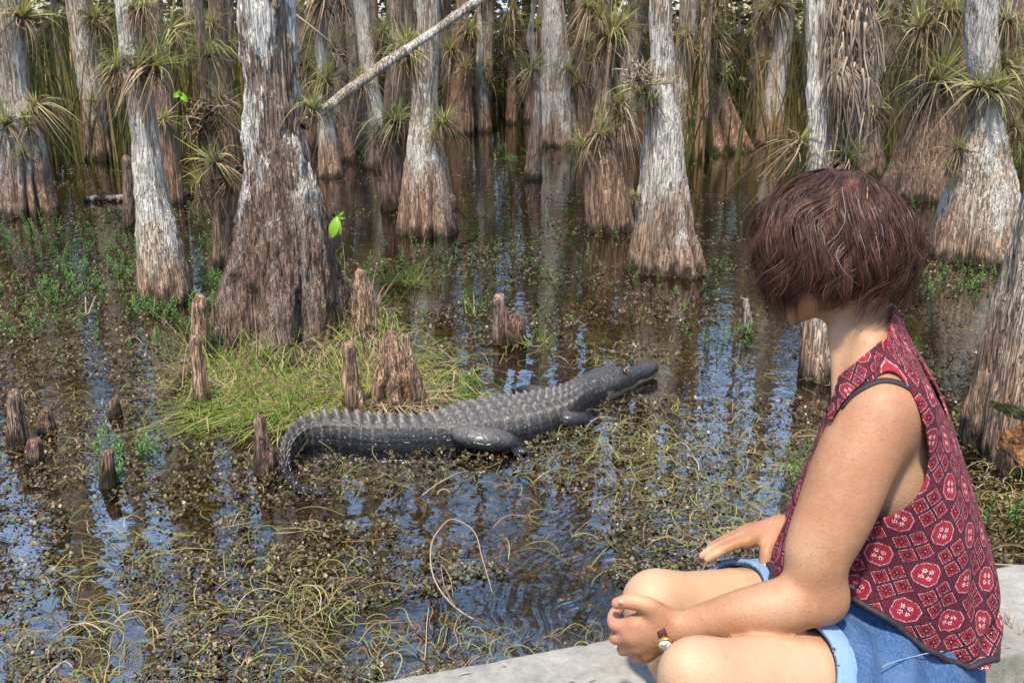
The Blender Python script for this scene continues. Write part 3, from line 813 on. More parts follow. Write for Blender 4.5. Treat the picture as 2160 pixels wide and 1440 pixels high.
# ------------------------------------------------------------------ thicket and sedges far behind
def far_growth():
    rng = np.random.default_rng(21)
    # tall sedge blades
    n = 21000
    Y = rng.uniform(10.5, 21.0, n); X = rng.uniform(-0.75, 0.75, n) * Y
    dens = fbm(np.stack([X * 0.5, Y * 0.5, X * 0], -1), 31, 3)
    px = 1080 + FPX * X / Y
    keep = (dens > np.where(Y < 13, 0.52, 0.40)) & ~((Y < 15) & (px > 930) & (px < 1190)) & ~((Y < 12.5) & (px > 640) & (px < 1420))
    X, Y = X[keep], Y[keep]; n = len(X)
    H = rng.uniform(0.7, 2.2, n); az = rng.uniform(0, 6.28, n); bend = rng.uniform(0.05, 0.55, n)
    s = np.linspace(0, 1, 6)
    Pt = np.stack([X[:, None] + np.cos(az)[:, None] * bend[:, None] * H[:, None] * s**2,
                   Y[:, None] + np.sin(az)[:, None] * bend[:, None] * H[:, None] * s**2,
                   -0.2 + H[:, None] * s * (1 - 0.25 * bend[:, None] * s)], -1)
    side = np.stack([np.cos(az + 1.3), np.sin(az + 1.3), np.zeros(n)], -1)
    side[:, 0] += 0.8; side /= np.linalg.norm(side, axis=1, keepdims=True)
    g = Geo()
    ribbons(g, Pt, side, np.array([0.8, 1, 0.9, 0.7, 0.45, 0.08]) * rng.uniform(0.012, 0.028, n)[:, None])
    tag(g.build('tall_sedge', M['reed']), 'tall green and rust sedges between the far trunks', 'sedge', kind='stuff')
    # leafy brush closing the view
    n = 64000
    Y = rng.uniform(15.0, 24.0, n); X = rng.uniform(-0.8, 0.8, n) * Y
    top = 3.3 + 3.0 * fbm(np.stack([X * 0.33, Y * 0.1, X * 0], -1), 44, 3)
    Z = rng.uniform(-0.1, 1, n) ** 1.1 * top
    cl = fbm(np.stack([X * 1.1, Y * 1.1, Z * 1.1], -1), 45, 3)
    k = cl > 0.36
    X, Y, Z = X[k], Y[k], np.maximum(Z[k], -0.05); n = len(X)
    d = rng.normal(0, 1, (n, 3)); d[:, 2] = np.abs(d[:, 2]) * 0.6 - 0.2; d /= np.linalg.norm(d, axis=1, keepdims=True)
    sd = np.cross(d, rng.normal(0, 1, (n, 3))); sd /= np.linalg.norm(sd, axis=1, keepdims=True) + 1e-9
    L = rng.uniform(0.10, 0.32, n)
    Pt = np.stack([X, Y, Z], -1)[:, None] + d[:, None] * (L[:, None] * np.array([0, 0.5, 1.0]))[..., None]
    Pt[:, 2, 2] -= 0.15 * L
    g = Geo()
    ribbons(g, Pt, sd, np.array([0.4, 1.0, 0.15]) * rng.uniform(0.05, 0.125, n)[:, None])
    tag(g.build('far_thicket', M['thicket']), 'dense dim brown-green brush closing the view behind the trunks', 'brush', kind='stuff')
far_growth()

# ------------------------------------------------------------------ knees, stumps, sticks
def knee(sil, mat, label, seed, name='cypress_knee', cat='cypress knee', tip=0.5, flutes=4, famp=0.10, group='cypress knees standing in the water', Y0=None, dents=0.12):
    Y0, zs, cx, rr = trunk_profile(sil, Y0)
    zt = zs[-1]; r = rr[-1]
    zs2 = np.concatenate([zs, [zt + r * 0.55 * tip, zt + r * 0.95 * tip, zt + r * 1.15 * tip]])
    cx2 = np.concatenate([cx, [cx[-1]] * 3]); rr2 = np.concatenate([rr, [r * 0.80, r * 0.45, r * 0.05]])
    segs = int(np.clip((sil[0][2] - sil[0][1]) * 1.0, 30, 70))
    V, F, prof = trunk_mesh(Y0, zs2, cx2, rr2, seed, segs, zs2[-1], flutes, famp, 0.3, 0.0035, drift=0, ring=0.009)
    p = V * 16
    V = V + (dents * 0.10) * (np.stack([fbm(p, seed, 3), fbm(p + 40, seed, 3), 0.5 + 0 * V[:, 0]], -1) - 0.5) * min(1, r / 0.02)
    base = np.array([cx[0], Y0, 0.0])
    return tag(add(name, V - base, F, M[mat], loc=base), label, cat, group)
K = [
 ([(945, 10, 62), (900, 12, 56), (860, 14, 48), (825, 20, 42)], 'tall red-brown cone-shaped cypress knee at the far left'),
 ([(915, 78, 122), (890, 80, 116), (865, 84, 108)], 'hollow-faced pale cypress knee beside the tall red-brown cone'),
 ([(978, 54, 92), (950, 57, 90), (928, 60, 86)], 'squat cypress knee at the foot of the tall red-brown cone'),
 ([(1030, 206, 252), (1000, 208, 246), (970, 210, 242), (952, 213, 238)], 'leaning rough cypress knee alone in open weed-filled water'),
 ([(882, 228, 260), (860, 229, 257), (842, 232, 252)], 'small grey stub of a cypress knee among dark floating leaves'),
 ([(1002, 534, 584), (960, 535, 578), (910, 535, 566), (878, 537, 558)], "pointed cypress knee right next to the alligator's tail curl"),
 ([(728, 1036, 1080), (690, 1038, 1078), (650, 1039, 1070), (622, 1041, 1064)], 'tall split cypress knee with a pale hollow face'),
 ([(728, 1070, 1112), (700, 1071, 1110), (668, 1073, 1106)], 'blunt red-topped cypress knee leaning on the tall split one'),
]
for i, (s, l) in enumerate(K): knee(s, 'knee', l, 700 + i, flutes=4, famp=0.10)
G2 = 'stumps and broken knees round the biggest cypress'
knee([(770, 396, 446), (720, 398, 444), (670, 403, 440), (625, 408, 434)], 'bark_stump', 'dark knobby knee against the left flank of the biggest cypress', 721, group=G2)
knee([(862, 402, 450), (800, 404, 440), (740, 402, 428), (708, 402, 424)], 'bark_stump', 'thin weathered post-like knee in the grass left of the biggest cypress', 722, group=G2)
knee([(878, 722, 770), (820, 722, 764), (760, 722, 752), (722, 725, 748)], 'bark_stump', 'upright grey post-like knee in the grass behind the alligator', 723, group=G2)
knee([(864, 776, 890), (820, 786, 878), (770, 796, 862), (720, 806, 842), (700, 812, 830)], 'bark_stump', 'broken splintered stump in dry grass above the alligator', 724, name='broken_stump', cat='stump', flutes=7, famp=0.30, group=G2, dents=0.5)
knee([(862, 862, 908), (820, 860, 896), (770, 855, 880), (720, 851, 868), (705, 852, 864)], 'bark_stump', 'leaning split slab of stump next to the splintered one', 725, name='broken_stump', cat='stump', flutes=3, famp=0.22, group=G2, dents=0.5)
knee([(742, 728, 806), (700, 738, 800), (640, 744, 792), (590, 748, 778), (572, 750, 770)], 'bark_stump', 'tall snapped root spur on the right flank of the biggest cypress', 726, name='broken_stump', cat='stump', flutes=5, famp=0.26, group=G2, dents=0.4)
knee([(492, 938, 964), (450, 940, 962), (412, 943, 958)], 'knee', 'thin knee pressed against the flaky cypress foot', 727, group='cypress knees standing in the water')
knee([(482, 262, 284), (420, 260, 281), (360, 258, 278), (330, 259, 272)], 'knee', 'thin broken stub just left of the bleached white cypress', 728, name='broken_stump', cat='stump', group=G2)
knee([(312, 158, 186), (260, 160, 184), (222, 163, 182)], 'knee', 'mossy tan stub between the two left background trunks', 729, name='broken_stump', cat='stump', group=G2)
knee([(702, 1565, 1588), (665, 1568, 1586), (635, 1570, 1580)], 'dead_wood', 'small pale splinter of wood standing in the blue reflection', 730, name='broken_stump', cat='stump', tip=1.4, group=G2)

def stick(name, pts, r0, r1, mat, label, cat, seg=8, n=24, seed=0, jit=0.0):
    rng = np.random.default_rng(seed)
    p = catmull(pts, n)
    p = p + rng.normal(0, 1, p.shape) * jit
    g = Geo()
    tube(g, p, np.linspace(r0, r1, n) * (1 + 0.10 * rng.normal(0, 1, n)), seg)
    base = p[0].copy()
    return tag(g.build(name, M[mat], loc=base), label, cat)
Y8 = TREES['t8']['Y']
a, b = P(640, 264, Y8 - 0.02), P(1012, -2, Y8 + 0.75)
stick('leaning_pole', [a, a + (b - a) * 0.35 + np.array([0, 0, 0.012]), a + (b - a) * 0.7, b, b + (b - a) * 0.9, b + (b - a) * 1.9], 0.0245, 0.016, 'dead_wood', 'long bare pale pole sloping up from the biggest cypress', 'pole', 14, 60, 3, 0.0012)
stick('fallen_log', [W(178, 421, 0.02), W(300, 416, 0.03), W(432, 407, 0.03)], 0.030, 0.022, 'dead_wood', 'thin fallen log floating behind the bleached white cypress', 'log', 9)
stick('fallen_log', [W(352, 838, 0.01), W(384, 800, 0.03), W(412, 764, 0.05)], 0.018, 0.026, 'knee', 'short mossy log end left of the grass mound', 'log', 9, jit=0.003)
stick('fallen_branch', [W(958, 432, 0.16), W(992, 468, 0.07), W(1012, 500, -0.01), W(1018, 512, -0.03)], 0.010, 0.005, 'dead_wood', 'bare stick slanting into the water from the flaky cypress', 'branch', 6, jit=0.002)
stick('fallen_branch', [W(1510, 632, 0.0), W(1545, 627, 0.02), W(1572, 630, 0.02)], 0.006, 0.004, 'dead_wood', 'short pale stick lying by the small wood splinter', 'branch', 6)
stick('thin_branch', [P(620, 28, 5.2), P(668, 66, 5.2), P(700, 95, 5.25), P(735, 160, 5.3), P(760, 190, 5.35)], 0.0055, 0.003, 'bare_twig', 'bare drooping branch reaching down behind the biggest cypress', 'branch', 6)

def twig_arch():
    """bare twigs arching out of the open water"""
    g = Geo()
    z = lambda pts: np.array([W(x, y, h) for x, y, h in pts])
    tube(g, catmull(z([(1030, 1322, -0.02), (965, 1284, 0.02), (918, 1225, 0.05), (908, 1180, 0.07), (925, 1118, 0.09), (952, 1094, 0.10), (992, 1112, 0.09), (1018, 1180, 0.05), (1042, 1262, -0.01)]), 40), np.linspace(0.0026, 0.0011, 40), 5)
    tube(g, catmull(z([(965, 1284, 0.02), (952, 1265, 0.04), (935, 1225, 0.05), (932, 1190, 0.06), (950, 1220, 0.04), (956, 1262, 0.0)]), 22), 0.0012, 4)
    tube(g, catmull(z([(985, 1290, 0.02), (965, 1305, 0.04), (958, 1330, 0.03), (965, 1350, 0.02), (958, 1376, -0.01)]), 18), 0.0014, 4)
    tube(g, catmull(z([(905, 1280, 0.0), (900, 1320, 0.02), (898, 1370, 0.02), (892, 1425, -0.01)]), 14), 0.0016, 4)
    tag(g.build('bare_twig', M['bare_twig'], loc=W(1030, 1322)), 'arched bare twig rising from the rippled open water', 'twig')
    stick('bare_twig', z([(880, 1052, -0.01), (920, 1022, 0.02), (960, 1000, 0.03), (990, 992, 0.0)]), 0.0025, 0.0015, 'bare_twig', 'thin pale twig lying in the water below the alligator', 'twig', 5, 14)
    stick('bare_twig', z([(180, 625, 0.0), (187, 660, 0.05), (205, 622, 0.07), (213, 634, 0.0)]), 0.004, 0.002, 'bare_twig', 'small curled twig in the left blue reflection', 'twig', 5, 16)
twig_arch()

# hanging roots on the white-patched cypress
def hanging_roots():
    rng = np.random.default_rng(9)
    d = TREES['t22']; Y = d['Y'] - 0.02
    g = Geo()
    for i in range(190):
        px0 = rng.uniform(1752, 1845); py0 = rng.uniform(-80, 180)
        L = rng.uniform(90, 240)
        px1 = px0 + rng.normal(-6, 20); py1 = min(py0 + L, 350)
        Yr = Y + rng.uniform(-0.10, 0.05)
        pts = [P(px0, py0, Yr)]
        for q in (0.33, 0.66, 1.0):
            pts.append(P(px0 + (px1 - px0) * q + rng.normal(0, 9), py0 + (py1 - py0) * q, Yr + rng.normal(0, 0.02)))
        n = 12
        tube(g, catmull(pts, n), np.linspace(rng.uniform(0.0018, 0.0055), 0.001, n), 5)
    for i in range(110):   # a knotted knuckle of roots flaring down from one point
        a = P(1772 + rng.normal(0, 9), 122 + rng.normal(0, 14), Y - 0.05)
        px1 = rng.uniform(1735, 1835); py1 = rng.uniform(190, 300)
        b = P(px1, py1, Y - 0.04 + rng.normal(0, 0.02))
        m = P(1772 + (px1 - 1772) * 0.7 + rng.normal(0, 6), 122 + (py1 - 122) * 0.35, Y - 0.09)
        tube(g, catmull([a, m, b], 10), np.linspace(rng.uniform(0.002, 0.0048), 0.001, 10), 5)
    base = np.array(d['e'].location)
    V, F = g.get()
    add('hanging_roots', V - base, F, M['root'], d['e'])
    # root ball on the slim reddish cypress
    d = TREES['t6']; Y = d['Y'] - 0.03
    g = Geo()
    for i in range(150):
        c0 = P(432 + rng.normal(0, 12), 240 + rng.normal(0, 16), Y + rng.normal(0, 0.04))
        c1 = P(432 + rng.normal(0, 26), 262 + rng.normal(0, 28), Y + rng.normal(0, 0.05))
        tube(g, catmull([c0, (c0 + c1) / 2 + rng.normal(0, 0.025, 3), c1], 7), rng.uniform(0.002, 0.006), 4, False)
    V, F = g.get(); base = np.array(d['e'].location)
    add('root_tangle', V - base, F, M['air_dead'], d['e'])
    # twiggy nest on the claw-footed cypress
    d = TREES['t18']; g = Geo()
    Y = d['Y'] - 0.17
    for i in range(140):
        c0 = P(1352 + rng.normal(0, 14), 158 + rng.normal(0, 10), Y + rng.normal(0, 0.03))
        c1 = c0 + rng.normal(0, 0.035, 3)
        tube(g, np.array([c0, (c0 + c1) / 2 + rng.normal(0, 0.006, 3), c1]), rng.uniform(0.0015, 0.005), 4, True)
    V, F = g.get(); base = np.array(d['e'].location)
    add('nest_clump', V - base, F, M['root'], d['e'])
hanging_roots()

def bright_leaves():
    """one broad-leaved seedling by the biggest cypress, another by the slim reddish one"""
    rng = np.random.default_rng(4)
    def plant(px, py, Y, leaves, label, stem_to):
        base = P(*stem_to, Y)
        e = tag(empty('seedling', base), label, 'seedling')
        top = P(px, py, Y)
        g = Geo(); tube(g, catmull([base, (base + top) / 2 + np.array([0.01, 0, 0]), top], 8), 0.0014, 5)
        V, F = g.get(); add('stem', V - base, F, M['twig'], e)
        for (dx, dy, L, w) in leaves:
            tip = P(px + dx, py + dy, Y - 0.03)
            ax = (tip - top); ax = ax / np.linalg.norm(ax)
            sd = np.cross(ax, [0, -1, 0.25]); sd /= np.linalg.norm(sd)
            s = np.linspace(0, 1, 9)
            mid = top + ax * (L * s)[:, None] + np.array([0, -0.012, 0]) * np.sin(s * np.pi)[:, None]
            wd = w * np.sin(np.pi * np.clip(s, 0.02, 0.98)) ** 0.7
            up = np.cross(sd, ax)
            A = mid - sd * wd[:, None] + up * (0.3 * wd)[:, None]; B = mid + sd * wd[:, None] + up * (0.3 * wd)[:, None]
            V = np.stack([A, mid, B], 1).reshape(-1, 3)
            i = np.arange(8)[:, None] * 3
            Q = np.concatenate([i + np.array([0, 1, 4, 3]), i + np.array([1, 2, 5, 4])])
            add('leaf', V - base, Q, M['bright_leaf'], e)
    Y = TREES['t8']['Y'] - 0.16
    plant(712, 456, Y, [(-14, 52, 0.098, 0.022), (8, 46, 0.082, 0.012), (26, -18, 0.04, 0.006), (38, 10, 0.04, 0.005)], 'broad-leaved bright green seedling against the biggest cypress', (728, 600))
    Y = TREES['t6']['Y'] - 0.1
    plant(382, 196, Y, [(16, 22, 0.07, 0.016), (-14, 8, 0.055, 0.016), (-4, -6, 0.045, 0.012)], 'bright green leaf pair by the slim reddish cypress', (384, 330))
bright_leaves()

# ------------------------------------------------------------------ grass
def tuft(name, centers, n, L, spread, lean, mat, label, seed, width=(0.003, 0.006), droop=(0.3, 0.9), z0=0.02, kind=None, cat='grass', elev=(35, 85), group=None):
    rng = np.random.default_rng(seed)
    c = np.array(centers, float)
    pick = rng.integers(0, len(c), n)
    pth, side = leaf_paths(rng, n, elev[0], elev[1], L[0], L[1], droop[0], droop[1])
    off = rng.normal(0, spread, (n, 3)); off[:, 2] = 0
    root = c[pick] + off
    root[:, 2] = np.maximum(ground_h(root[:, 0], root[:, 1]), -0.05)
    pth = pth + root[:, None]
    k = np.linspace(0, 1, 7)
    pth = pth + np.asarray(lean)[None, None] * (k ** 1.5)[None, :, None] * rng.uniform(0.3, 1.2, n)[:, None, None]
    pth[..., 2] = np.maximum(pth[..., 2], np.maximum(ground_h(pth[..., 0], pth[..., 1]), 0.0) + 0.004 + 0.03 * rng.random(n)[:, None])
    g = Geo()
    ribbons(g, pth, side, np.array([0.9, 1, 0.95, 0.85, 0.65, 0.4, 0.08]) * rng.uniform(*width, n)[:, None])
    base = root.mean(0)
    return tag(g.build(name, M[mat], loc=base), label, cat, group, kind)
fr = lambda pts, z=0.05: [W(x, y, z) for x, y in pts]
mound = fr([(470, 800), (520, 820), (580, 800), (630, 810), (680, 800), (560, 780), (500, 770), (700, 830), (640, 850), (740, 800), (600, 840), (780, 800), (850, 800), (880, 770), (460, 770), (470, 740), (760, 740), (800, 740), (840, 720), (780, 700), (690, 770), (540, 800), (560, 850), (660, 830)])
tuft('mound_grass', mound, 1250, (0.14, 0.46), 0.07, (-0.05, -0.10, 0), 'grass_green', 'green blades sprawling over the mound round the biggest cypress', 1, kind='stuff', elev=(15, 75), droop=(0.25, 0.8))
tuft('mound_straw', mound, 1900, (0.08, 0.34), 0.09, (0, -0.05, 0), 'grass_dry', 'dead straw tangled over the mound round the biggest cypress', 2, kind='stuff', elev=(5, 65), droop=(0.4, 1.3), width=(0.002, 0.0045))
tuft('mound_fringe', fr([(440, 880), (480, 885), (520, 890), (580, 870), (640, 865), (700, 868)], 0.0), 330, (0.12, 0.30), 0.05, (-0.10, -0.03, 0), 'grass_green', 'flattened green blades fringing the mound at the waterline', 3, kind='stuff', elev=(3, 30), droop=(0.1, 0.5))
tuft('mound_blades', fr([(430, 860), (420, 800), (450, 820), (410, 740), (480, 780), (740, 840), (760, 800), (830, 820), (600, 790), (540, 770)], 0.03), 210, (0.22, 0.50), 0.05, (-0.04, -0.03, 0), 'grass_green', 'long arching green blades standing up out of the mound', 31, kind='stuff', elev=(35, 80), droop=(0.2, 0.7), width=(0.003, 0.0055))
tuft('mound_stalks', fr([(740, 790), (770, 760), (760, 700), (790, 780), (830, 840), (420, 830), (460, 740), (520, 760), (860, 850)], 0.03), 230, (0.18, 0.50), 0.05, (0, -0.03, 0), 'grass_dry', 'tan dead stalks standing up out of the mound', 32, kind='stuff', elev=(40, 86), droop=(0.1, 0.6), width=(0.0015, 0.003))
tuft('grass_tuft', fr([(850, 590), (830, 600), (870, 600)], 0.0), 150, (0.18, 0.42), 0.035, (0.02, 0, 0), 'grass_green', 'arching green grass tuft in the water beside the big cypress', 4, elev=(40, 85), group='grass tufts in the water')
tuft('grass_tuft', fr([(800, 660), (745, 640), (770, 700)], 0.0), 130, (0.2, 0.5), 0.03, (0, -0.02, 0), 'grass_dry', 'dry brown grass tuft at the snapped root spur', 5, elev=(50, 88), group='grass tufts in the water')
tuft('grass_tuft', fr([(820, 860), (840, 850), (870, 860), (900, 840)], 0.0), 260, (0.12, 0.34), 0.05, (0.02, -0.05, 0), 'grass_dry', 'dry straw tuft about the splintered stump', 6, elev=(20, 80), group='grass tufts in the water')
tuft('grass_tuft', fr([(930, 800), (960, 820), (900, 760), (940, 840)], 0.0), 260, (0.10, 0.26), 0.08, (0.03, -0.02, 0), 'grass_green', 'low sprawling green grass behind the alligator hip', 7, elev=(8, 60), droop=(0.3, 1.0), group='grass tufts in the water')
tuft('grass_tuft', fr([(1110, 735)], 0.0), 9, (0.14, 0.26), 0.01, (-0.02, 0, 0), 'grass_green', 'few stiff green blades by the split knee', 8, elev=(45, 80), width=(0.006, 0.010), droop=(0.05, 0.3), group='grass tufts in the water')
tuft('grass_tuft', fr([(1145, 735), (1150, 730)], 0.0), 14, (0.12, 0.26), 0.015, (0.03, 0, 0), 'grass_green', 'small fan of green blades right of the split knee', 9, elev=(45, 85), width=(0.006, 0.009), droop=(0.05, 0.3), group='grass tufts in the water')
tuft('grass_tuft', fr([(1000, 670), (1005, 660)], 0.0), 16, (0.10, 0.22), 0.02, (0, 0, 0), 'grass_green', 'thin upright green blades left of the split knee', 10, elev=(55, 88), width=(0.004, 0.007), droop=(0.02, 0.3), group='grass tufts in the water')
tuft('grass_tuft', fr([(735, 290), (760, 320), (720, 300), (780, 335)], 0.0), 90, (0.3, 0.7), 0.08, (0, 0, 0), 'sprig', 'lush green blades in the gap behind the sloping pole', 11, elev=(50, 88), width=(0.008, 0.014), group='grass tufts in the water')
tuft('grass_tuft', fr([(1855, 330), (1840, 345), (1830, 360)], 0.0), 50, (0.3, 0.6), 0.05, (0, 0, 0), 'sprig', 'lush green blades at the foot of the hanging roots', 12, elev=(50, 88), width=(0.008, 0.014), group='grass tufts in the water')
tuft('grass_tuft', fr([(2140, 330), (2160, 350), (2150, 300)], 0.0), 70, (0.3, 0.6), 0.06, (0, 0, 0), 'sprig', 'green blades behind the stout white cypress', 13, elev=(40, 88), width=(0.008, 0.012), group='grass tufts in the water')
tuft('grass_tuft', fr([(1950, 400), (2000, 330), (1990, 420)], 0.0), 30, (0.3, 0.6), 0.04, (0, 0, 0), 'sprig', 'green blades between the reddish and the stout white cypress', 14, elev=(50, 88), width=(0.006, 0.012), group='grass tufts in the water')
tuft('grass_tuft', fr([(1090, 335), (1120, 330), (1060, 340)], 0.0), 40, (0.15, 0.35), 0.05, (0, 0, 0), 'sprig', 'green blades by the thin crooked trunk', 15, elev=(30, 88), width=(0.006, 0.012), group='grass tufts in the water')
# ------------------------------------------------------------------ floating and drowned water weed
M['weed_leaf'] = leafmat('weed_leaf', [(0, (0.020, 0.014, 0.006)), (0.25, (0.055, 0.036, 0.018)), (0.45, (0.11, 0.066, 0.040)), (0.60, (0.080, 0.085, 0.022)), (0.74, (0.15, 0.11, 0.065)), (0.87, (0.13, 0.155, 0.035)), (0.955, (0.22, 0.16, 0.11)), (1, (0.42, 0.33, 0.26))], 0.45, 0.12, 0.4)
M['weed_drowned'] = leafmat('weed_drowned', [(0, (0.05, 0.045, 0.010)), (0.35, (0.15, 0.14, 0.025)), (0.65, (0.26, 0.23, 0.04)), (0.85, (0.36, 0.27, 0.07)), (1, (0.50, 0.36, 0.10))], 0.7, 0.15, 0.2)
M['weed_stem'] = leafmat('weed_stem', [(0, (0.07, 0.050, 0.018)), (0.3, (0.12, 0.115, 0.028)), (0.65, (0.20, 0.205, 0.055)), (0.85, (0.30, 0.275, 0.11)), (0.94, (0.24, 0.09, 0.05)), (1, (0.45, 0.38, 0.27))], 0.5, 0.15, 0.35)

def cover(px, py):
    """how thickly the floating weed lies, by what the photograph shows there"""
    c = 0.42 + 0 * px
    c = c + 0.34 * sstep(520, 150, px) * sstep(480, 620, py) * sstep(1130, 900, py)      # brown mat on the left
    c = c - 0.30 * np.exp(-((px - 1060) / 210) ** 2 - ((py - 1110) / 130) ** 2)          # open mirror below the alligator
    c = c - 0.26 * np.exp(-((px - 1120) / 260) ** 2 - ((py - 1290) / 120) ** 2)
    c = c - 0.22 * np.exp(-((px - 215) / 42) ** 2) * sstep(560, 640, py)                 # mirror lanes
    c = c - 0.16 * np.exp(-((px - 1540) / 130) ** 2 - ((py - 760) / 200) ** 2)
    c = c - 0.20 * sstep(560, 420, py) * sstep(760, 900, px)                              # dark clear channel
    c = c + 0.14 * np.exp(-((px - 1330) / 230) ** 2 - ((py - 930) / 70) ** 2)            # thick by the alligator's head
    c = c + 0.10 * np.exp(-((px - 900) / 160) ** 2 - ((py - 1010) / 60) ** 2)
    return c
def weeds():
    rng = np.random.default_rng(15)
    def scatter(n, y0, y1, bias, thr_seed, sc):
        # even in the ground plane, thinned by the cover map and by noise
        u = rng.random(n)
        Y = np.exp(np.log(y0) + (np.log(y1) - np.log(y0)) * u)
        X = rng.uniform(-0.60, 0.60, n) * Y
        p = np.stack([X, Y, np.zeros(n)], -1)
        q = proj(p)
        nz = fbm(np.stack([X * sc, Y * sc * 1.3, X * 0], -1), thr_seed, 4)
        k = (nz < np.clip((cover(q[:, 0], q[:, 1]) + bias), 0, 1) * 0.55 + 0.235) & (ground_h(X, Y) < 0.0)
        return X[k], Y[k], q[k]
    # small whorled leaves on and just under the surface
    X, Y, q = scatter(92000, 1.75, 12.5, 0.17, 61, 2.2)
    n = len(X); L = 4
    az = rng.uniform(0, 6.28, (n, 1)) + np.arange(L) * (6.28 / L) + rng.normal(0, 0.3, (n, L))
    sz = rng.uniform(0.005, 0.0135, (n, 1)) * (0.75 + 0.10 * np.minimum(Y, 6))[:, None] * rng.uniform(0.6, 1.3, (n, L))
    Z = np.where(rng.random(n) < 0.5, rng.uniform(0.001, 0.012, n), rng.uniform(-0.03, -0.002, n))
    c = np.stack([X, Y, Z], -1)[:, None] + np.concatenate([rng.normal(0, 0.006, (n, L, 2)), np.zeros((n, L, 1))], -1)
    d = np.stack([np.cos(az), np.sin(az), rng.uniform(-0.15, 0.65, (n, L))], -1) * sz[..., None]
    s = np.stack([-np.sin(az), np.cos(az), rng.normal(0, 0.3, (n, L))], -1) * sz[..., None] * 0.42
    V = np.stack([c, c + d * 0.5 - s, c + d, c + d * 0.5 + s], 2).reshape(-1, 3)
    Q = np.arange(n * L * 4).reshape(-1, 4)
    tag(add('floating_weed', V, Q, M['weed_leaf'], smooth=False), 'mat of small brown and olive leaves floating on the water', 'water weed', kind='stuff')
    # drowned leafy mass below the surface
    X, Y, q = scatter(30000, 1.7, 7.0, 0.22, 66, 1.4)
    n = len(X); L = 3
    az = rng.uniform(0, 6.28, (n, L)); sz = rng.uniform(0.008, 0.022, (n, L))
    Z = -rng.uniform(0.025, 0.16, n)
    c = np.stack([X, Y, Z], -1)[:, None] + rng.normal(0, 0.012, (n, L, 3))
    d = np.stack([np.cos(az), np.sin(az), rng.uniform(-0.3, 0.8, (n, L))], -1) * sz[..., None]
    s = np.stack([-np.sin(az), np.cos(az), rng.normal(0, 0.3, (n, L))], -1) * sz[..., None] * 0.4
    V = np.stack([c, c + d * 0.5 - s, c + d, c + d * 0.5 + s], 2).reshape(-1, 3)
    tag(add('drowned_weed', V, np.arange(n * L * 4).reshape(-1, 4), M['weed_drowned'], smooth=False), 'olive and amber leafy weed under the water', 'water weed', kind='stuff')
    # stringy looping stems
    def strings(n, y0, y1, bias, zr, wr, Lr, name, label, seed, lift):
        X, Y, q = scatter(n, y0, y1, bias, seed, 1.6)
        m = len(X); k = 9
        cl = fbm(np.stack([X * 3.0, Y * 3.0, X * 0], -1), seed + 5, 3)
        kp = cl > 0.46
        X, Y = X[kp], Y[kp]; m = len(X)
        a0 = rng.uniform(0, 6.28, m); cur = rng.normal(0, 1, m) * 2.2 + np.sign(rng.normal(0, 1, m)) * 0.8
        Ln = rng.uniform(*Lr, m)
        s = np.linspace(0, 1, k)
        ang = a0[:, None] + cur[:, None] * s + 0.5 * np.sin(s * 5 + a0[:, None])
        dx = np.cumsum(np.cos(ang), 1) * (Ln / k)[:, None]; dy = np.cumsum(np.sin(ang), 1) * (Ln / k)[:, None]
        z = rng.uniform(*zr, m)[:, None] + (np.sin(s * np.pi) * rng.random(m)[:, None] ** 2 * lift)
        pth = np.stack([X[:, None] + dx, Y[:, None] + dy, z], -1)
        wd = rng.uniform(*wr, m)[:, None] * np.array([0.6, 1, 1, 1, 1, 1, 0.9, 0.7, 0.3])
        t = np.gradient(pth, axis=1); t /= np.linalg.norm(t, axis=2, keepdims=True)
        sd = np.cross(t, np.array([0, -0.35, 1.0])); sd /= np.linalg.norm(sd, axis=2, keepdims=True) + 1e-9
        g = Geo(); ribbons(g, pth, sd, wd)
        tag(g.build(name, M['weed_stem']), label, 'water weed', kind='stuff')
    strings(7000, 1.75, 5.0, 0.12, (-0.010, 0.003), (0.0012, 0.0030), (0.05, 0.17), 'stringy_weed', 'yellow-green stringy stems looping at the surface', 71, 0.03)
    strings(3500, 1.75, 5.0, 0.25, (-0.07, -0.015), (0.002, 0.004), (0.08, 0.26), 'drowned_stems', 'amber stems trailing under the surface', 73, 0.02)
    # thick tangles of stems where the photograph shows them
    g = Geo()
    for (x, y, sx, sy, m) in [(1350, 925, 110, 28, 150), (1440, 1030, 120, 40, 190), (1560, 1085, 80, 40, 110), (1290, 965, 80, 25, 90), (1480, 880, 90, 30, 80), (640, 1265, 70, 35, 120), (690, 1300, 60, 30, 60), (250, 1200, 130, 50, 90), (120, 1330, 120, 50, 80), (560, 1130, 120, 40, 60), (820, 1010, 110, 22, 70),
                              (1280, 1120, 110, 40, 60), (1000, 745, 80, 20, 30), (1180, 760, 120, 30, 60), (1580, 960, 60, 30, 70), (1500, 1140, 60, 25, 60), (2080, 1080, 40, 40, 60), (400, 1330, 120, 50, 60)]:
        for i in range(m):
            b = W(x + rng.normal(0, sx), y + rng.normal(0, sy), 0.0)
            k = 9; s_ = np.linspace(0, 1, k); a0 = rng.uniform(0, 6.28); cur = rng.normal(0, 1.6) + np.sign(rng.normal()) * 1.4; L_ = rng.uniform(0.06, 0.22)
            ang = a0 + cur * s_
            pt = b + np.stack([np.cumsum(np.cos(ang)), np.cumsum(np.sin(ang)), np.zeros(k)], -1) * L_ / k
            pt[:, 2] = rng.uniform(-0.008, 0.004) + np.sin(s_ * np.pi) * rng.random() ** 2 * 0.035
            t_ = np.gradient(pt, axis=0); sd_ = np.cross(t_, [0, -0.35, 1.0]); sd_ /= np.linalg.norm(sd_, axis=1, keepdims=True) + 1e-9
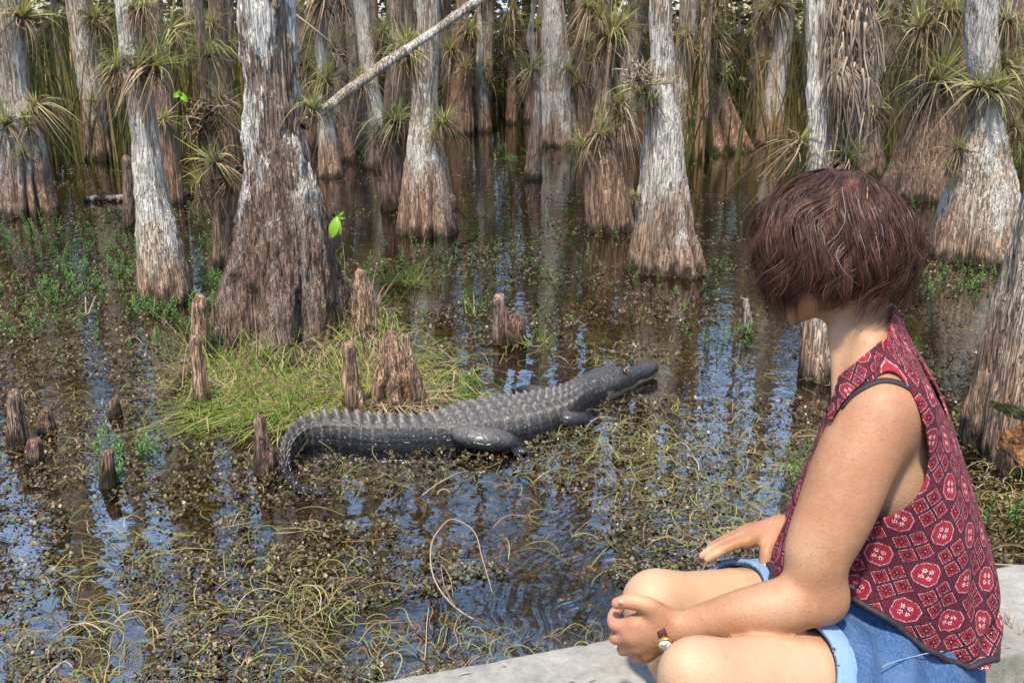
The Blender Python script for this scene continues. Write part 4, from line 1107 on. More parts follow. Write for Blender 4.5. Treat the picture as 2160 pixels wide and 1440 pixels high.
            ribbons(g, pt[None], sd_[None], np.array([[0.6, 1, 1, 1, 1, 1, 0.9, 0.7, 0.3]]) * rng.uniform(0.0016, 0.0034))
    tag(g.build('weed_tangles', M['weed_stem']), 'tangles of curled yellow-green stems round the alligator and in the foreground', 'water weed', kind='stuff')
    # fresh green sprigs standing out of the water
    spots = [(60, 525, 70, 34), (150, 610, 80, 30), (60, 690, 60, 16), (110, 500, 70, 26), (330, 560, 60, 16), (230, 575, 60, 26), (270, 520, 40, 16), (150, 560, 60, 14), (330, 660, 40, 22), (370, 650, 40, 16), (460, 600, 22, 34), (470, 640, 18, 20), (440, 520, 30, 14), (100, 640, 60, 10), (560, 700, 20, 2),
             (330, 720, 50, 8), (310, 960, 14, 5), (235, 1010, 16, 5), (245, 960, 20, 6), (420, 700, 20, 8), (90, 610, 50, 8), (760, 560, 50, 14), (830, 650, 40, 6), (1010, 300, 60, 18), (1200, 330, 60, 22), (1080, 480, 120, 16),
             (1250, 560, 160, 18), (1560, 720, 40, 6), (1150, 560, 160, 22), (1000, 560, 120, 18), (1500, 330, 60, 16), (1990, 600, 70, 20), (1950, 440, 40, 14), (2060, 600, 60, 16), (1890, 760, 60, 6), (1450, 620, 80, 8), (900, 540, 40, 12), (1400, 350, 70, 12), (40, 480, 50, 14), (1575, 705, 10, 5), (2120, 1100, 40, 8), (620, 690, 20, 3), (300, 440, 60, 14), (420, 450, 30, 10), (1700, 1000, 60, 5)]
    g = Geo()
    for (x, y, sp, m) in spots:
        for i in range(int(m * 1.6)):
            b = W(x + rng.normal(0, sp), y + rng.normal(0, sp * 0.35) , 0.0)
            h = rng.uniform(0.03, 0.09)
            ax = np.array([rng.normal(0, 0.25), rng.normal(0, 0.25), 1.0])
            nl = 10
            t = np.linspace(0.15, 1, nl)
            az = np.arange(nl) * 2.4 + rng.uniform(0, 6)
            ls = rng.uniform(0.012, 0.022) * (1.15 - 0.5 * t)
            c = b + ax * (h * t)[:, None]
            d = np.stack([np.cos(az), np.sin(az), np.full(nl, 0.5)], -1) * ls[:, None]
            s = np.stack([-np.sin(az), np.cos(az), np.zeros(nl)], -1) * ls[:, None] * 0.32
            V = np.stack([c, c + d * 0.5 - s, c + d, c + d * 0.5 + s], 1).reshape(-1, 3)
            g.put(V, np.arange(nl * 4).reshape(-1, 4))
            tube(g, np.array([b - [0, 0, 0.02], b + ax * h * 0.5, b + ax * h]), 0.0018, 3, False)
    tag(g.build('water_sprigs', M['sprig'], smooth=False), 'small fresh green sprigs standing out of the water', 'water plant', kind='stuff')
weeds()

# ------------------------------------------------------------------ concrete kerb and the bank behind it
KERB_Z = 0.40
def concrete_mat():
    t = NT('concrete')
    p = t.obj((1, 1, 1), rnd=False)
    a = t.noise(p, 6, 6, 0.65); b = t.noise(p, 55, 5, 0.7); d = t.noise(p, 260, 3, 0.6)
    st = t.noise(t.obj((9, 9, 0.5), rnd=False), 3, 4, 0.6)
    c = t.ramp(t.m('ADD', t.m('MULTIPLY', a, 0.6), t.m('MULTIPLY', b, 0.4)), [(0.30, (0.125, 0.118, 0.104)), (0.48, (0.235, 0.225, 0.205)), (0.66, (0.36, 0.347, 0.322))])
    z = t.n("SeparateXYZ", {0: t.n("NewGeometry").outputs["Normal"]}).outputs[2]
    side = t.map(z, 0.3, 0.8, 1.0, 0.0)
    c = t.mix(t.m('MULTIPLY', side, t.map(st, 0.42, 0.60, 0.0, 0.65)), c, (0.17, 0.165, 0.12))
    c = t.mix(t.map(d, 0.62, 0.70, 0.0, 0.5), c, (0.13, 0.12, 0.10))
    h = t.m('ADD', t.m('MULTIPLY', b, 0.6), t.m('MULTIPLY', d, 0.35))
    return t.done(t.bsdf(c, 0.9, t.bump(h, 0.6, 0.006), Specular_IOR_Level=0.25))
M['concrete'] = concrete_mat()
A0, A1 = W(768, 1440, KERB_Z), W(2160, 1184, KERB_Z)
KDIR = (A1 - A0) / np.linalg.norm(A1 - A0)
KNRM = np.array([KDIR[1], -KDIR[0], 0.0])            # towards the camera side
if KNRM[1] > 0: KNRM = -KNRM
KWID = 0.245
def kerb():
    s = np.arange(-2.2, 4.2, 0.012)
    w, zt, zb, bv = KWID, KERB_Z, -0.3, 0.008
    prof = [(0.0, zb)] + [(0.0, z) for z in np.linspace(-0.1, zt - bv, 14)] + [(bv * 0.3, zt - bv * 0.3), (bv, zt)] + [(x, zt) for x in np.linspace(0.03, w - 0.03, 12)] \
        + [(w - bv, zt - 0.002), (w - bv * 0.3, zt - bv * 0.4), (w, zt - bv)] + [(w + 0.004 * k, z) for k, z in enumerate(np.linspace(zt - 0.03, 0.2, 10))] + [(w + 0.04, zb)]
    pr = np.array(prof)
    m = len(pr)
    V = A0[None, None] * np.array([1, 1, 0]) + s[:, None, None] * KDIR + pr[None, :, 0, None] * KNRM + np.array([0, 0, 1.0]) * pr[None, :, 1, None]
    p = V.reshape(-1, 3)
    nz = fbm(p * 18, 90, 4) - 0.5
    chip = sstep(0.60, 0.74, fbm(p * 30, 95, 3))
    edge = (np.exp(-((pr[:, 0] - 0.006) / 0.012) ** 2) + np.exp(-((pr[:, 0] - (w - 0.006)) / 0.014) ** 2)) * (pr[:, 1] > zt - 0.03)
    E = np.broadcast_to(edge, (len(s), m)).reshape(-1)
    p = p + np.stack([nz * 0.0015, nz * 0.0015, nz * 0.0018 - chip * E * 0.006], -1)
    tag(add('concrete_kerb', p, grid_faces(len(s), m, False)[:, ::-1], M['concrete']), "low weathered concrete kerb along the water's edge beside the woman", 'kerb')
kerb()
def bank():
    t = NT('bank_soil')
    p = t.obj((1, 1, 1), rnd=False)
    b = t.noise(p, 30, 5, 0.65)
    M['bank'] = t.done(t.bsdf(t.ramp(b, [(0.3, (0.07, 0.05, 0.032)), (0.7, (0.24, 0.185, 0.125))]), 0.95, t.bump(b, 0.8, 0.02)))
    u = np.concatenate([np.linspace(KWID - 0.005, 0.9, 40), np.linspace(1.0, 6, 12)]); s = np.linspace(-6, 8, 220)
    S, U = np.meshgrid(s, u, indexing='ij')
    V = A0[None, None] * np.array([1, 1, 0]) + S[..., None] * KDIR + U[..., None] * KNRM
    z = 0.305 + 0.03 * (fbm(V * 5, 99, 3) - 0.5)
    V[..., 2] = z
    tag(add('bank', V.reshape(-1, 3), grid_faces(len(s), len(u), False), M['bank']), kind='structure', label='dry soil bank behind the concrete kerb', cat='ground')
bank()
def dry_weeds():
    rng = np.random.default_rng(8)
    c0 = W(2130, 1455, 0.31)
    g = Geo()
    for i in range(46):
        b = c0 + np.array([rng.normal(0.03, 0.07), rng.normal(0, 0.035), 0])
        d = np.array([rng.normal(-0.25, 0.5), rng.normal(0.1, 0.3), rng.uniform(0.3, 1.0)]); d /= np.linalg.norm(d)
        L = rng.uniform(0.05, 0.15)
        pth = b + d * (np.linspace(0, L, 7))[:, None] + np.cumsum(rng.normal(0, 0.004, (7, 3)), 0)
        tube(g, pth, np.linspace(0.0017, 0.0008, 7), 4)
        for q in range(3):
            s = pth[rng.integers(2, 6)]; e = s + (d + rng.normal(0, 0.7, 3)) * rng.uniform(0.015, 0.04)
            tube(g, np.array([s, (s + e) / 2 + rng.normal(0, 0.003, 3), e]), 0.0008, 3)
    tag(g.build('dry_weed', M['twig'], loc=c0), 'brown dead weed twigs growing against the kerb behind the woman', 'weed')
    g = Geo()
    n = 260
    pth, side = leaf_paths(rng, n, 2, 50, 0.06, 0.22, 0.3, 1.0)
    root = c0 + np.stack([rng.uniform(-0.15, 0.25, n), rng.uniform(-0.12, 0.05, n), np.zeros(n)], -1)
    pth = pth + root[:, None]; pth[..., 2] = np.maximum(pth[..., 2], 0.312)
    ribbons(g, pth, side, np.array([0.9, 1, 0.95, 0.85, 0.65, 0.4, 0.08]) * rng.uniform(0.002, 0.004, n)[:, None])
    tag(g.build('bank_straw', M['grass_dry'], loc=c0), 'dry straw on the bank behind the woman', 'straw', kind='stuff')
    stick('fallen_twig', [W(1900, 1455, 0.33), W(2060, 1425, 0.345), W(2185, 1388, 0.35)], 0.0022, 0.0026, 'grass_dry', 'long straw-coloured stalk lying across the dead weeds', 'twig', 6)
    stick('fallen_twig', [P(2060, 1186, 1.95), P(2110, 1190, 1.95), P(2175, 1194, 1.95)], 0.002, 0.0025, 'twig', 'thin dark twig over the far edge of the kerb', 'twig', 5)
    for i, (x, y, dx, dy) in enumerate([(965, 1424, 30, -6), (1060, 1402, 8, 4), (1200, 1436, 14, 2), (1240, 1437, 18, -4)]):
        a, b = W(x, y, KERB_Z + 0.002), W(x + dx, y + dy, KERB_Z + 0.002)
        g = Geo(); k = np.linspace(0, 1, 5)[:, None]
        w = np.sin(np.pi * np.clip(k[:, 0], 0.05, 0.95)) * 0.004
        pt = a + (b - a) * k + np.array([0, 0, 0.003]) * np.sin(k * np.pi)
        ribbons(g, pt[None], np.array([[0.3, 1.0, 0.2]]), w[None])
        tag(g.build('fallen_leaf', M['twig'], loc=a), 'curled dry needle leaf lying on the concrete kerb', 'leaf', 'dry leaves on the kerb')
dry_weeds()
# ------------------------------------------------------------------ alligator
def gator_mat():
    t = NT('gator_skin')
    p = t.n("TexCoord").outputs["Object"]
    z = t.n("SeparateXYZ", {0: p}).outputs[2]
    uv = t.n("TexCoord").outputs["UV"]
    a = t.noise(p, 9, 5, 0.6); b = t.noise(p, 70, 4, 0.6)
    vo = t.n("TexVoronoi", {"Vector": t.n("Mapping", {"Vector": uv, "Scale": (1.0, 1.0, 1.0)}).outputs[0], "Scale": 62.0}, feature='DISTANCE_TO_EDGE').outputs["Distance"]
    # pale dried mud lies on the back, the flanks stay wet and black
    dry = t.map(t.m('ADD', z, t.m('MULTIPLY', t.m('SUBTRACT', a, 0.5), 0.05)), 0.035, 0.085)
    c = t.mix(dry, (0.016, 0.017, 0.020), t.ramp(b, [(0.30, (0.026, 0.024, 0.026)), (0.52, (0.052, 0.047, 0.049)), (0.72, (0.095, 0.085, 0.082))]))
    kl = t.n('Attribute', attribute_name='keel').outputs['Fac']        # paler keel tops over dark gaps: scute light and shade painted into the colour
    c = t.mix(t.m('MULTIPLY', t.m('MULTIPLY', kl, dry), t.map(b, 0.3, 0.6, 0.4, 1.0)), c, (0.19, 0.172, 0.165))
    # silt caught in the seams
    att = t.n("Attribute", attribute_name="seam").outputs["Fac"]
    c = t.mix(t.m('MULTIPLY', att, t.map(a, 0.40, 0.60, 0.15, 0.8)), c, (0.15, 0.13, 0.085))
    jaw = t.n("Attribute", attribute_name="jaw").outputs["Fac"]
    c = t.mix(t.m('MULTIPLY', jaw, 0.5), c, t.mix(a, (0.22, 0.185, 0.125), (0.12, 0.10, 0.075)))
    rg = t.map(dry, 0, 1, 0.20, 0.46)
    h = t.m('ADD', t.m('MULTIPLY', t.map(vo, 0.0, 0.10), 0.5), t.m('MULTIPLY', b, 0.35))
    return t.done(t.bsdf(c, rg, t.bump(h, 0.55, 0.006), Specular_IOR_Level=0.5))
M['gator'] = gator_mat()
def alligator():
    rng = np.random.default_rng(3)
    # stations along the spine: picture position, height of the axis there, half width, top, bottom
    st = [ # px, py, half-width, top z, bottom z
        (1385, 775, 0.010, 0.050, 0.022), (1379, 777, 0.029, 0.064, 0.010), (1368, 780, 0.039, 0.072, 0.002), (1352, 785, 0.042, 0.068, -0.006), (1332, 791, 0.046, 0.066, -0.010), (1312, 798, 0.055, 0.071, -0.02),
        (1298, 803, 0.066, 0.092, -0.02), (1286, 807, 0.074, 0.097, -0.03), (1270, 812, 0.080, 0.096, -0.03), (1250, 818, 0.080, 0.092, -0.04), (1230, 826, 0.074, 0.090, -0.05), (1205, 840, 0.074, 0.089, -0.06),
        (1180, 853, 0.088, 0.092, -0.06), (1150, 866, 0.108, 0.098, -0.06), (1100, 880, 0.128, 0.107, -0.06), (1050, 889, 0.134, 0.110, -0.06), (1000, 896, 0.126, 0.107, -0.06), (950, 904, 0.104, 0.099, -0.06), (910, 910, 0.084, 0.091, -0.06),
        (860, 915, 0.069, 0.087, -0.06), (800, 917, 0.057, 0.085, -0.06), (740, 913, 0.046, 0.082, -0.06), (690, 910, 0.038, 0.078, -0.06), (645, 916, 0.031, 0.073, -0.06), (615, 935, 0.026, 0.066, -0.06),
        (601, 965, 0.021, 0.053, -0.05), (607, 993, 0.016, 0.030, -0.04), (628, 1012, 0.011, 0.014, -0.03), (668, 1022, 0.006, 0.004, -0.02), (690, 1024, 0.002, -0.006, -0.016)]
    st = np.array(st, float)
    ctr = np.array([W(x, y, 0.035) for x, y in st[:, :2]])[:, :2]
    d = np.concatenate([[0], np.cumsum(np.linalg.norm(np.diff(ctr, axis=0), axis=1))])
    N = 500
    s = np.linspace(0, d[-1], N)
    C = spline(d, ctr, s)
    hw, zt, zb = (spline(d, st[:, i], s) for i in (2, 3, 4))
    hw = np.maximum(hw, 0.002)
    T = np.gradient(C, axis=0); T /= np.linalg.norm(T, axis=1, keepdims=True)
    Lr = np.stack([-T[:, 1], T[:, 0]], -1)          # across the body
    K = 116
    ph = np.linspace(0, 2 * np.pi, K, endpoint=False)
    cs, sn = np.cos(ph), np.sin(ph)
    L = d[-1]
    sh, sn_, stl = d[12], d[9], d[18]                # shoulder, nape, tail root
    # cross-section: rounded box on the trunk, tall oval on the tail, flat wedge on the snout
    pw_x = np.interp(s, [0, d[6], sh, stl, L], [0.80, 0.78, 0.86, 0.92, 1.0])
    pw_z = np.interp(s, [0, d[6], sh, stl, L], [0.60, 0.62, 0.80, 0.80, 0.95])
    lat = np.sign(cs)[None] * np.abs(cs)[None] ** pw_x[:, None] * hw[:, None]
    zc = zb * 0.45 + zt * 0.55 - 0.02 * sstep(0, 0.1, s)
    zc = np.minimum(zc, zt - 0.012)
    zz = np.where(sn[None] >= 0, zc[:, None] + np.abs(sn)[None] ** pw_z[:, None] * (zt - zc)[:, None], zc[:, None] - np.abs(sn)[None] ** 0.8 * (zc - zb)[:, None])
    u = lat / hw[:, None]                            # -1..1 across
    upf = np.clip(sn, 0, 1)[None] * np.ones_like(lat)
    S = np.repeat(s[:, None], K, 1)
    # osteoderm rows
    sp = 0.040
    row = S / sp
    fr = row - np.floor(row)
    body = sstep(sn_ + 0.02, sh + 0.04, S)
    tail = sstep(stl - 0.05, stl + 0.10, S)
    seam = np.exp(-(np.minimum(fr, 1 - fr) / 0.07) ** 2)
    disp = -0.0035 * seam * body * (0.35 + 0.65 * upf)
    saw = np.clip(fr / 0.78, 0, 1) ** 1.3 * (1 - sstep(0.80, 0.97, fr))
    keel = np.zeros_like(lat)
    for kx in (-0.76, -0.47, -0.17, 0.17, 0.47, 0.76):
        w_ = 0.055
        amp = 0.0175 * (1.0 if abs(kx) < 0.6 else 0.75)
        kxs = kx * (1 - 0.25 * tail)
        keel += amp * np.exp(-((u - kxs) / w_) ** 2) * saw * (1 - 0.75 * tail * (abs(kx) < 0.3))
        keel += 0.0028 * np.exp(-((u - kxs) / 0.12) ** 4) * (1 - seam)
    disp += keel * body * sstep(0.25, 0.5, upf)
    # plates along the neck
    for q, (off, cols) in enumerate([(0.000, (-0.55, 0.55)), (0.045, (-0.30, 0.30)), (0.085, (-0.3, 0.3)), (0.120, (-0.65, -0.25, 0.25, 0.65))]):
        s0 = d[9] + 0.03 + off
        for c_ in cols:
            disp += 0.013 * np.exp(-((S - s0) / 0.014) ** 2) * np.exp(-((u - c_) / 0.13) ** 2) * upf
    # neck wrinkles
    disp += -0.003 * (np.abs(np.sin(S * 120 + 3 * u)) < 0.35) * sstep(d[8], d[9], S) * (1 - sstep(d[11], d[12], S))
    # flank scales in upright columns
    fl = (1 - sstep(0.35, 0.6, upf)) * body * (sn[None] > -0.6)
    fz = (zz / 0.022) - np.floor(zz / 0.022)
    disp += fl * -0.0022 * np.exp(-(np.minimum(fz, 1 - fz) / 0.10) ** 2)
    # skull: brow ridges, dish between them, cheek, nostril pad, tooth-line
    for sg in (-1, 1):
        disp += 0.020 * np.exp(-((S - d[6] - 0.008) / 0.022) ** 2 - ((u - sg * 0.42) / 0.17) ** 2) * upf
        disp += 0.008 * np.exp(-((S - d[8]) / 0.03) ** 2 - ((u - sg * 0.55) / 0.18) ** 2) * upf
        disp += 0.006 * np.exp(-((S - 0.020) / 0.011) ** 2 - ((u - sg * 0.28) / 0.18) ** 2) * upf
    disp += -0.006 * np.exp(-((S - d[5]) / 0.03) ** 2 - (u / 0.35) ** 2) * upf
    mouth_z = np.interp(s, [0, d[2], d[4], d[6], d[8], d[9]], [0.034, 0.027, 0.022, 0.018, 0.034, 0.04])[:, None] + 0.004 * np.sin(S * 55)
    mouth = np.exp(-((zz - mouth_z) / 0.004) ** 2) * (S < d[8]) * (np.abs(u) > 0.55)
    disp += -0.006 * mouth
    disp += 0.0016 * (fbm(np.stack([C[:, 0][:, None] + 0 * lat, lat * 1.0, zz], -1) * 120, 5, 2) - 0.5)
    # push along the section normal
    nx, nz = cs[None] * np.ones_like(lat), sn[None] * np.ones_like(lat)
    lat2 = lat + disp * nx; zz2 = zz + disp * nz
    V = np.stack([C[:, 0][:, None] + Lr[:, 0][:, None] * lat2, C[:, 1][:, None] + Lr[:, 1][:, None] * lat2, zz2], -1)
    Q = grid_faces(N, K)
    nb = N * K
    uvx = S * 1.0; uvy = np.repeat((ph / 6.283 * 0.5)[None], N, 0)
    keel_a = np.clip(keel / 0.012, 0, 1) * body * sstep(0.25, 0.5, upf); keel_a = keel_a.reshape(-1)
    seam_a = (seam * body * (0.3 + 0.7 * sstep(0.2, 0.5, upf))).reshape(-1)
    jaw_a = (sstep(0.006, -0.006, zz - mouth_z) * (S < d[9]) * np.ones_like(lat)).reshape(-1)
    g = Geo()
    g.put(V.reshape(-1, 3), Q)
    uv = [np.stack([uvx, uvy], -1).reshape(-1, 2)]
    sm = [seam_a]; jw = [jaw_a]
    # crest scutes: two rows behind the hips drawing together into one tall row
    q0 = int(np.ceil((stl - 0.06) / sp)); q1 = int((d[26]) / sp)
    for q in range(q0, q1):
        sc = (q + 0.5) * sp
        f = (sc - stl) / (d[25] - stl)
        two = f < 0.42
        hgt = (0.014 + 0.036 * np.clip(f / 0.45, 0, 1)) if two else 0.049 * (1 - 0.55 * np.clip((f - 0.5) / 0.6, 0, 1))
        hwq = np.interp(sc, s, hw); ztq = np.interp(sc, s, zt)
        cq = np.array([np.interp(sc, s, C[:, i]) for i in (0, 1)]); tq = np.array([np.interp(sc, s, T[:, i]) for i in (0, 1)]); lq = np.array([-tq[1], tq[0]])
        for sg in ((-1, 1) if two else (0,)):
            o = sg * hwq * np.interp(f, [0, 0.42], [0.42, 0.12])
            th = 0.006
            pts = []
            for (ds, h, w) in [(-0.52, -0.014, 1), (-0.25, hgt * 0.62, 0.8), (0.10, hgt * 0.98, 0.5), (0.42, hgt * 0.94, 0.35), (0.58, hgt * 0.45, 0.4), (0.52, -0.014, 1)]:
                for e in (-1, 1):
                    xy = cq + tq * ds * sp + lq * (o + e * th * w)
                    pts.append([xy[0], xy[1], ztq + h - 0.10 * abs(o)])
            pts = np.array(pts)
            i = np.arange(5)[:, None] * 2
            Qs = (i + np.array([0, 1, 3, 2])).tolist()
            fan = [[0, 2, 4, 6], [0, 6, 8, 10], [1, 7, 5, 3], [1, 11, 9, 7]]
            g.put(pts, np.array(Qs + fan))
            uv.append(np.full((12, 2), rng.random())); sm.append(np.zeros(12)); jw.append(np.zeros(12))
    # limbs: a lathe round a bent path, root buried in the flank
    def limb(pts, rad, flat=0.75, seed=0):
        p = catmull(pts, 30)
        r = spline(np.linspace(0, 1, len(rad)), np.array(rad), np.linspace(0, 1, 30))
        t, sd, nn = frames(p)
        a = np.linspace(0, 2 * np.pi, 28, endpoint=False)
        VV = p[:, None] + r[:, None, None] * (np.cos(a)[None, :, None] * sd[:, None] + flat * np.sin(a)[None, :, None] * nn[:, None])
        sc = np.abs(np.sin(np.linspace(0, 46, 30)[:, None] + a[None] * 3.0)) * np.abs(np.sin(np.linspace(0, 46, 30)[:, None] - a[None] * 3.0))
        VV = VV + 0.0035 * (sc[..., None] - 0.3) * (VV - p[:, None]) / (r[:, None, None] + 1e-6)
        g.put(VV.reshape(-1, 3), grid_faces(30, 28))
        uu = np.stack(np.meshgrid(np.linspace(0, 0.25, 30), np.linspace(0, 0.2, 28), indexing='ij'), -1).reshape(-1, 2)
        uv.append(uu); sm.append(np.zeros(840)); jw.append(np.zeros(840))
    limb([W(958, 905, 0.05), W(985, 918, 0.050), W(1030, 927, 0.042), W(1068, 932, 0.026), W(1092, 944, -0.015), W(1080, 952, -0.05)], [0.030, 0.050, 0.056, 0.050, 0.034, 0.02], 0.72)
    limb([W(1175, 868, 0.04), W(1200, 884, 0.03), W(1222, 885, 0.018), W(1238, 880, -0.01), W(1262, 884, -0.05)], [0.03, 0.036, 0.034, 0.028, 0.018], 0.8)
    limb([W(1020, 862, 0.05), W(985, 868, 0.045), W(955, 880, 0.030), W(925, 884, -0.01), W(905, 892, -0.05)], [0.04, 0.055, 0.046, 0.034, 0.02], 0.8)
    limb([W(1165, 840, 0.04), W(1135, 830, 0.03), W(1110, 826, 0.02), W(1085, 832, -0.02)], [0.03, 0.036, 0.034, 0.02], 0.8)
    for (x_, y_) in ((1266, 883), (1262, 892), (1252, 898), (1238, 900)):      # toes of the near forefoot
        limb([W(1232, 882, 0.012), W((1234 + x_) / 2, (884 + y_) / 2, 0.012), W(x_, y_, 0.004), W(x_ + 5, y_ + 2, -0.004)], [0.014, 0.0105, 0.0075, 0.002], 0.8)
    for (x_, y_) in ((1112, 948), (1108, 956), (1098, 962)):                      # and of the near hind foot, half under
        limb([W(1078, 942, 0.010), W((1080 + x_) / 2, (944 + y_) / 2, 0.010), W(x_, y_, 0.003), W(x_ + 6, y_ + 2, -0.006)], [0.018, 0.014, 0.009, 0.002], 0.8)
    V, F = g.get()
    uv = np.concatenate(uv); sm = np.concatenate(sm); jw = np.concatenate(jw)
    base = np.array([*np.array([np.interp(d[15], s, C[:, i]) for i in (0, 1)]), 0.0])
    e = tag(empty('alligator', base), 'grey-black alligator resting in shallow water with its tail curled round', 'alligator')
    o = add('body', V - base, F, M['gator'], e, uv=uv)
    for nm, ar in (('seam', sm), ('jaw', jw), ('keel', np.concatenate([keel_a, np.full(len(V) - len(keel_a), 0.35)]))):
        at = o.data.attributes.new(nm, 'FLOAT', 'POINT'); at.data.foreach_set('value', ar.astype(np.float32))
    # eyes
    t = NT('gator_eye'); M['eye'] = t.done(t.bsdf((0.06, 0.045, 0.012), 0.08))
    t = NT('gator_eyelid'); M['lid'] = t.done(t.bsdf((0.30, 0.24, 0.17), 0.5))
    for sg in (-1, 1):
        i = int(np.searchsorted(s, d[6] - 0.004))
        c = np.array([*(C[i] + Lr[i] * sg * 0.049), 0.094]) 
        g = Geo()
        a = np.linspace(0, np.pi, 10); b = np.linspace(0, 2 * np.pi, 16, endpoint=False)
        Vs = np.stack([np.sin(a)[:, None] * np.cos(b), np.sin(a)[:, None] * np.sin(b), np.cos(a)[:, None] + 0 * b], -1) * 0.0115
        g.put(Vs.reshape(-1, 3) + c, grid_faces(10, 16))
        eo = g.build('eye', M['eye'], e); eo.data.transform(__import__('mathutils').Matrix.Translation(-Vector(base)))
        g = Geo()
        th = np.linspace(0, 2 * np.pi, 20)
        out = np.array([*(Lr[i] * sg), 0.25]); out /= np.linalg.norm(out)
        ax = np.array([*T[i], 0.0]); up = np.cross(ax, out)
        ringp = c + out * 0.0065 + (np.cos(th)[:, None] * ax * 0.012 + np.sin(th)[:, None] * up * 0.007)
        tube(g, ringp, 0.0024, 6, False)
        lo = g.build('eyelid', M['lid'], e); lo.data.transform(__import__('mathutils').Matrix.Translation(-Vector(base)))
alligator()
# ------------------------------------------------------------------ implicit-surface helpers
class Field:
    """smooth union of rounded parts, sampled on a grid and skinned with surface nets"""
    def __init__(self): self.p = []; self.g = 0; self.join = 0.004
    def cone(self, a, b, r1, r2, k=0.012):
        self.p.append(('c', np.array(a, float), np.array(b, float), r1, r2, k, self.g)); return self
    def chain(self, pts, rad, k=0.012):
        """a smooth tapering limb through the points"""
        pts = np.asarray(pts, float); rad = np.asarray(rad, float)
        if len(pts) > 2:
            u = np.concatenate([[0], np.cumsum(np.linalg.norm(np.diff(pts, axis=0), axis=1))])
            q = np.linspace(0, u[-1], 4 * (len(pts) - 1) + 1)
            pts, rad = spline(u, pts, q), spline(u, rad, q)
        def fn(x):
            d = None
            for a, b, r1, r2 in zip(pts[:-1], pts[1:], rad[:-1], rad[1:]):
                ab = b - a
                t = np.clip(((x - a) @ ab) / (ab @ ab + 1e-12), 0, 1)
                e = np.linalg.norm(x - a - t[..., None] * ab, axis=-1) - (r1 + (r2 - r1) * t)
                d = e if d is None else np.minimum(d, e)
            return d
        m = rad.max()
        return self.func(fn, pts.min(0) - m, pts.max(0) + m, k)
    def ell(self, c, axes, r, k=0.012):
        self.p.append(('e', np.array(c, float), np.array(axes, float), np.array(r, float), None, k, self.g)); return self
    def func(self, fn, lo, hi, k=0.012):
        self.p.append(('f', fn, np.array(lo, float), np.array(hi, float), None, k, self.g)); return self
    @staticmethod
    def _eval(q, x):
        if q[0] == 'c':
            a, b, r1, r2 = q[1:5]
            ab = b - a
            t = np.clip(((x - a) @ ab) / (ab @ ab), 0, 1)
            return np.linalg.norm(x - a - t[..., None] * ab, axis=-1) - (r1 + (r2 - r1) * t)
        if q[0] == 'e':
            y = (x - q[1]) @ q[2].T
            k0 = np.linalg.norm(y / q[3], axis=-1); k1 = np.linalg.norm(y / q[3] ** 2, axis=-1)
            return k0 * (k0 - 1) / (k1 + 1e-9)
        return q[1](x)
    @staticmethod
    def _smin(a, b, k):
        h = np.maximum(k - np.abs(a - b), 0) / k
        return np.minimum(a, b) - h * h * k * 0.25
    def __call__(self, x):
        D = {}
        for q in self.p:
            d = D.get(q[6])
            e = self._eval(q, x)
            D[q[6]] = e if d is None else self._smin(d, e, q[5])
        r = None
        for d in D.values(): r = d if r is None else self._smin(r, d, self.join)
        return r
    def box(self, q):
        if q[0] == 'c':
            r = max(q[3], q[4]); return np.minimum(q[1], q[2]) - r, np.maximum(q[1], q[2]) + r
        if q[0] == 'e':
            r = q[3].max(); return q[1] - r, q[1] + r
        return q[2], q[3]
    def mesh(self, h, off=0.0, extra=None):
        lo = np.min([self.box(q)[0] for q in self.p], 0) - 0.03 - off; hi = np.max([self.box(q)[1] for q in self.p], 0) + 0.03 + off
        n = np.ceil((hi - lo) / h).astype(int) + 1
        Ds = {}
        for q in self.p:
            D = Ds.setdefault(q[6], np.full(n, 1.0))
            a, b = self.box(q)
            i0 = np.maximum(((a - lo - 0.03 - off) / h).astype(int), 0); i1 = np.minimum(((b - lo + 0.03 + off) / h).astype(int) + 2, n)
            ax = [lo[k] + h * np.arange(i0[k], i1[k]) for k in range(3)]
            X = np.stack(np.meshgrid(*ax, indexing='ij'), -1)
            sl = tuple(slice(i0[k], i1[k]) for k in range(3))
            D[sl] = self._smin(D[sl], self._eval(q, X), q[5])
        D = None
        for d in Ds.values(): D = d if D is None else self._smin(D, d, self.join)
        return surface_nets(D - off, lo, h)
    def grad(self, x, e=0.0015):
        g = np.stack([self(x + np.eye(3)[i] * e) - self(x - np.eye(3)[i] * e) for i in range(3)], -1)
        return g / (np.linalg.norm(g, axis=-1, keepdims=True) + 1e-9)
    def project(self, x, off=0.0, it=6):
        x = np.array(x, float)
        for _ in range(it): x = x - self.grad(x) * (self(x) - off)[..., None]
        return x
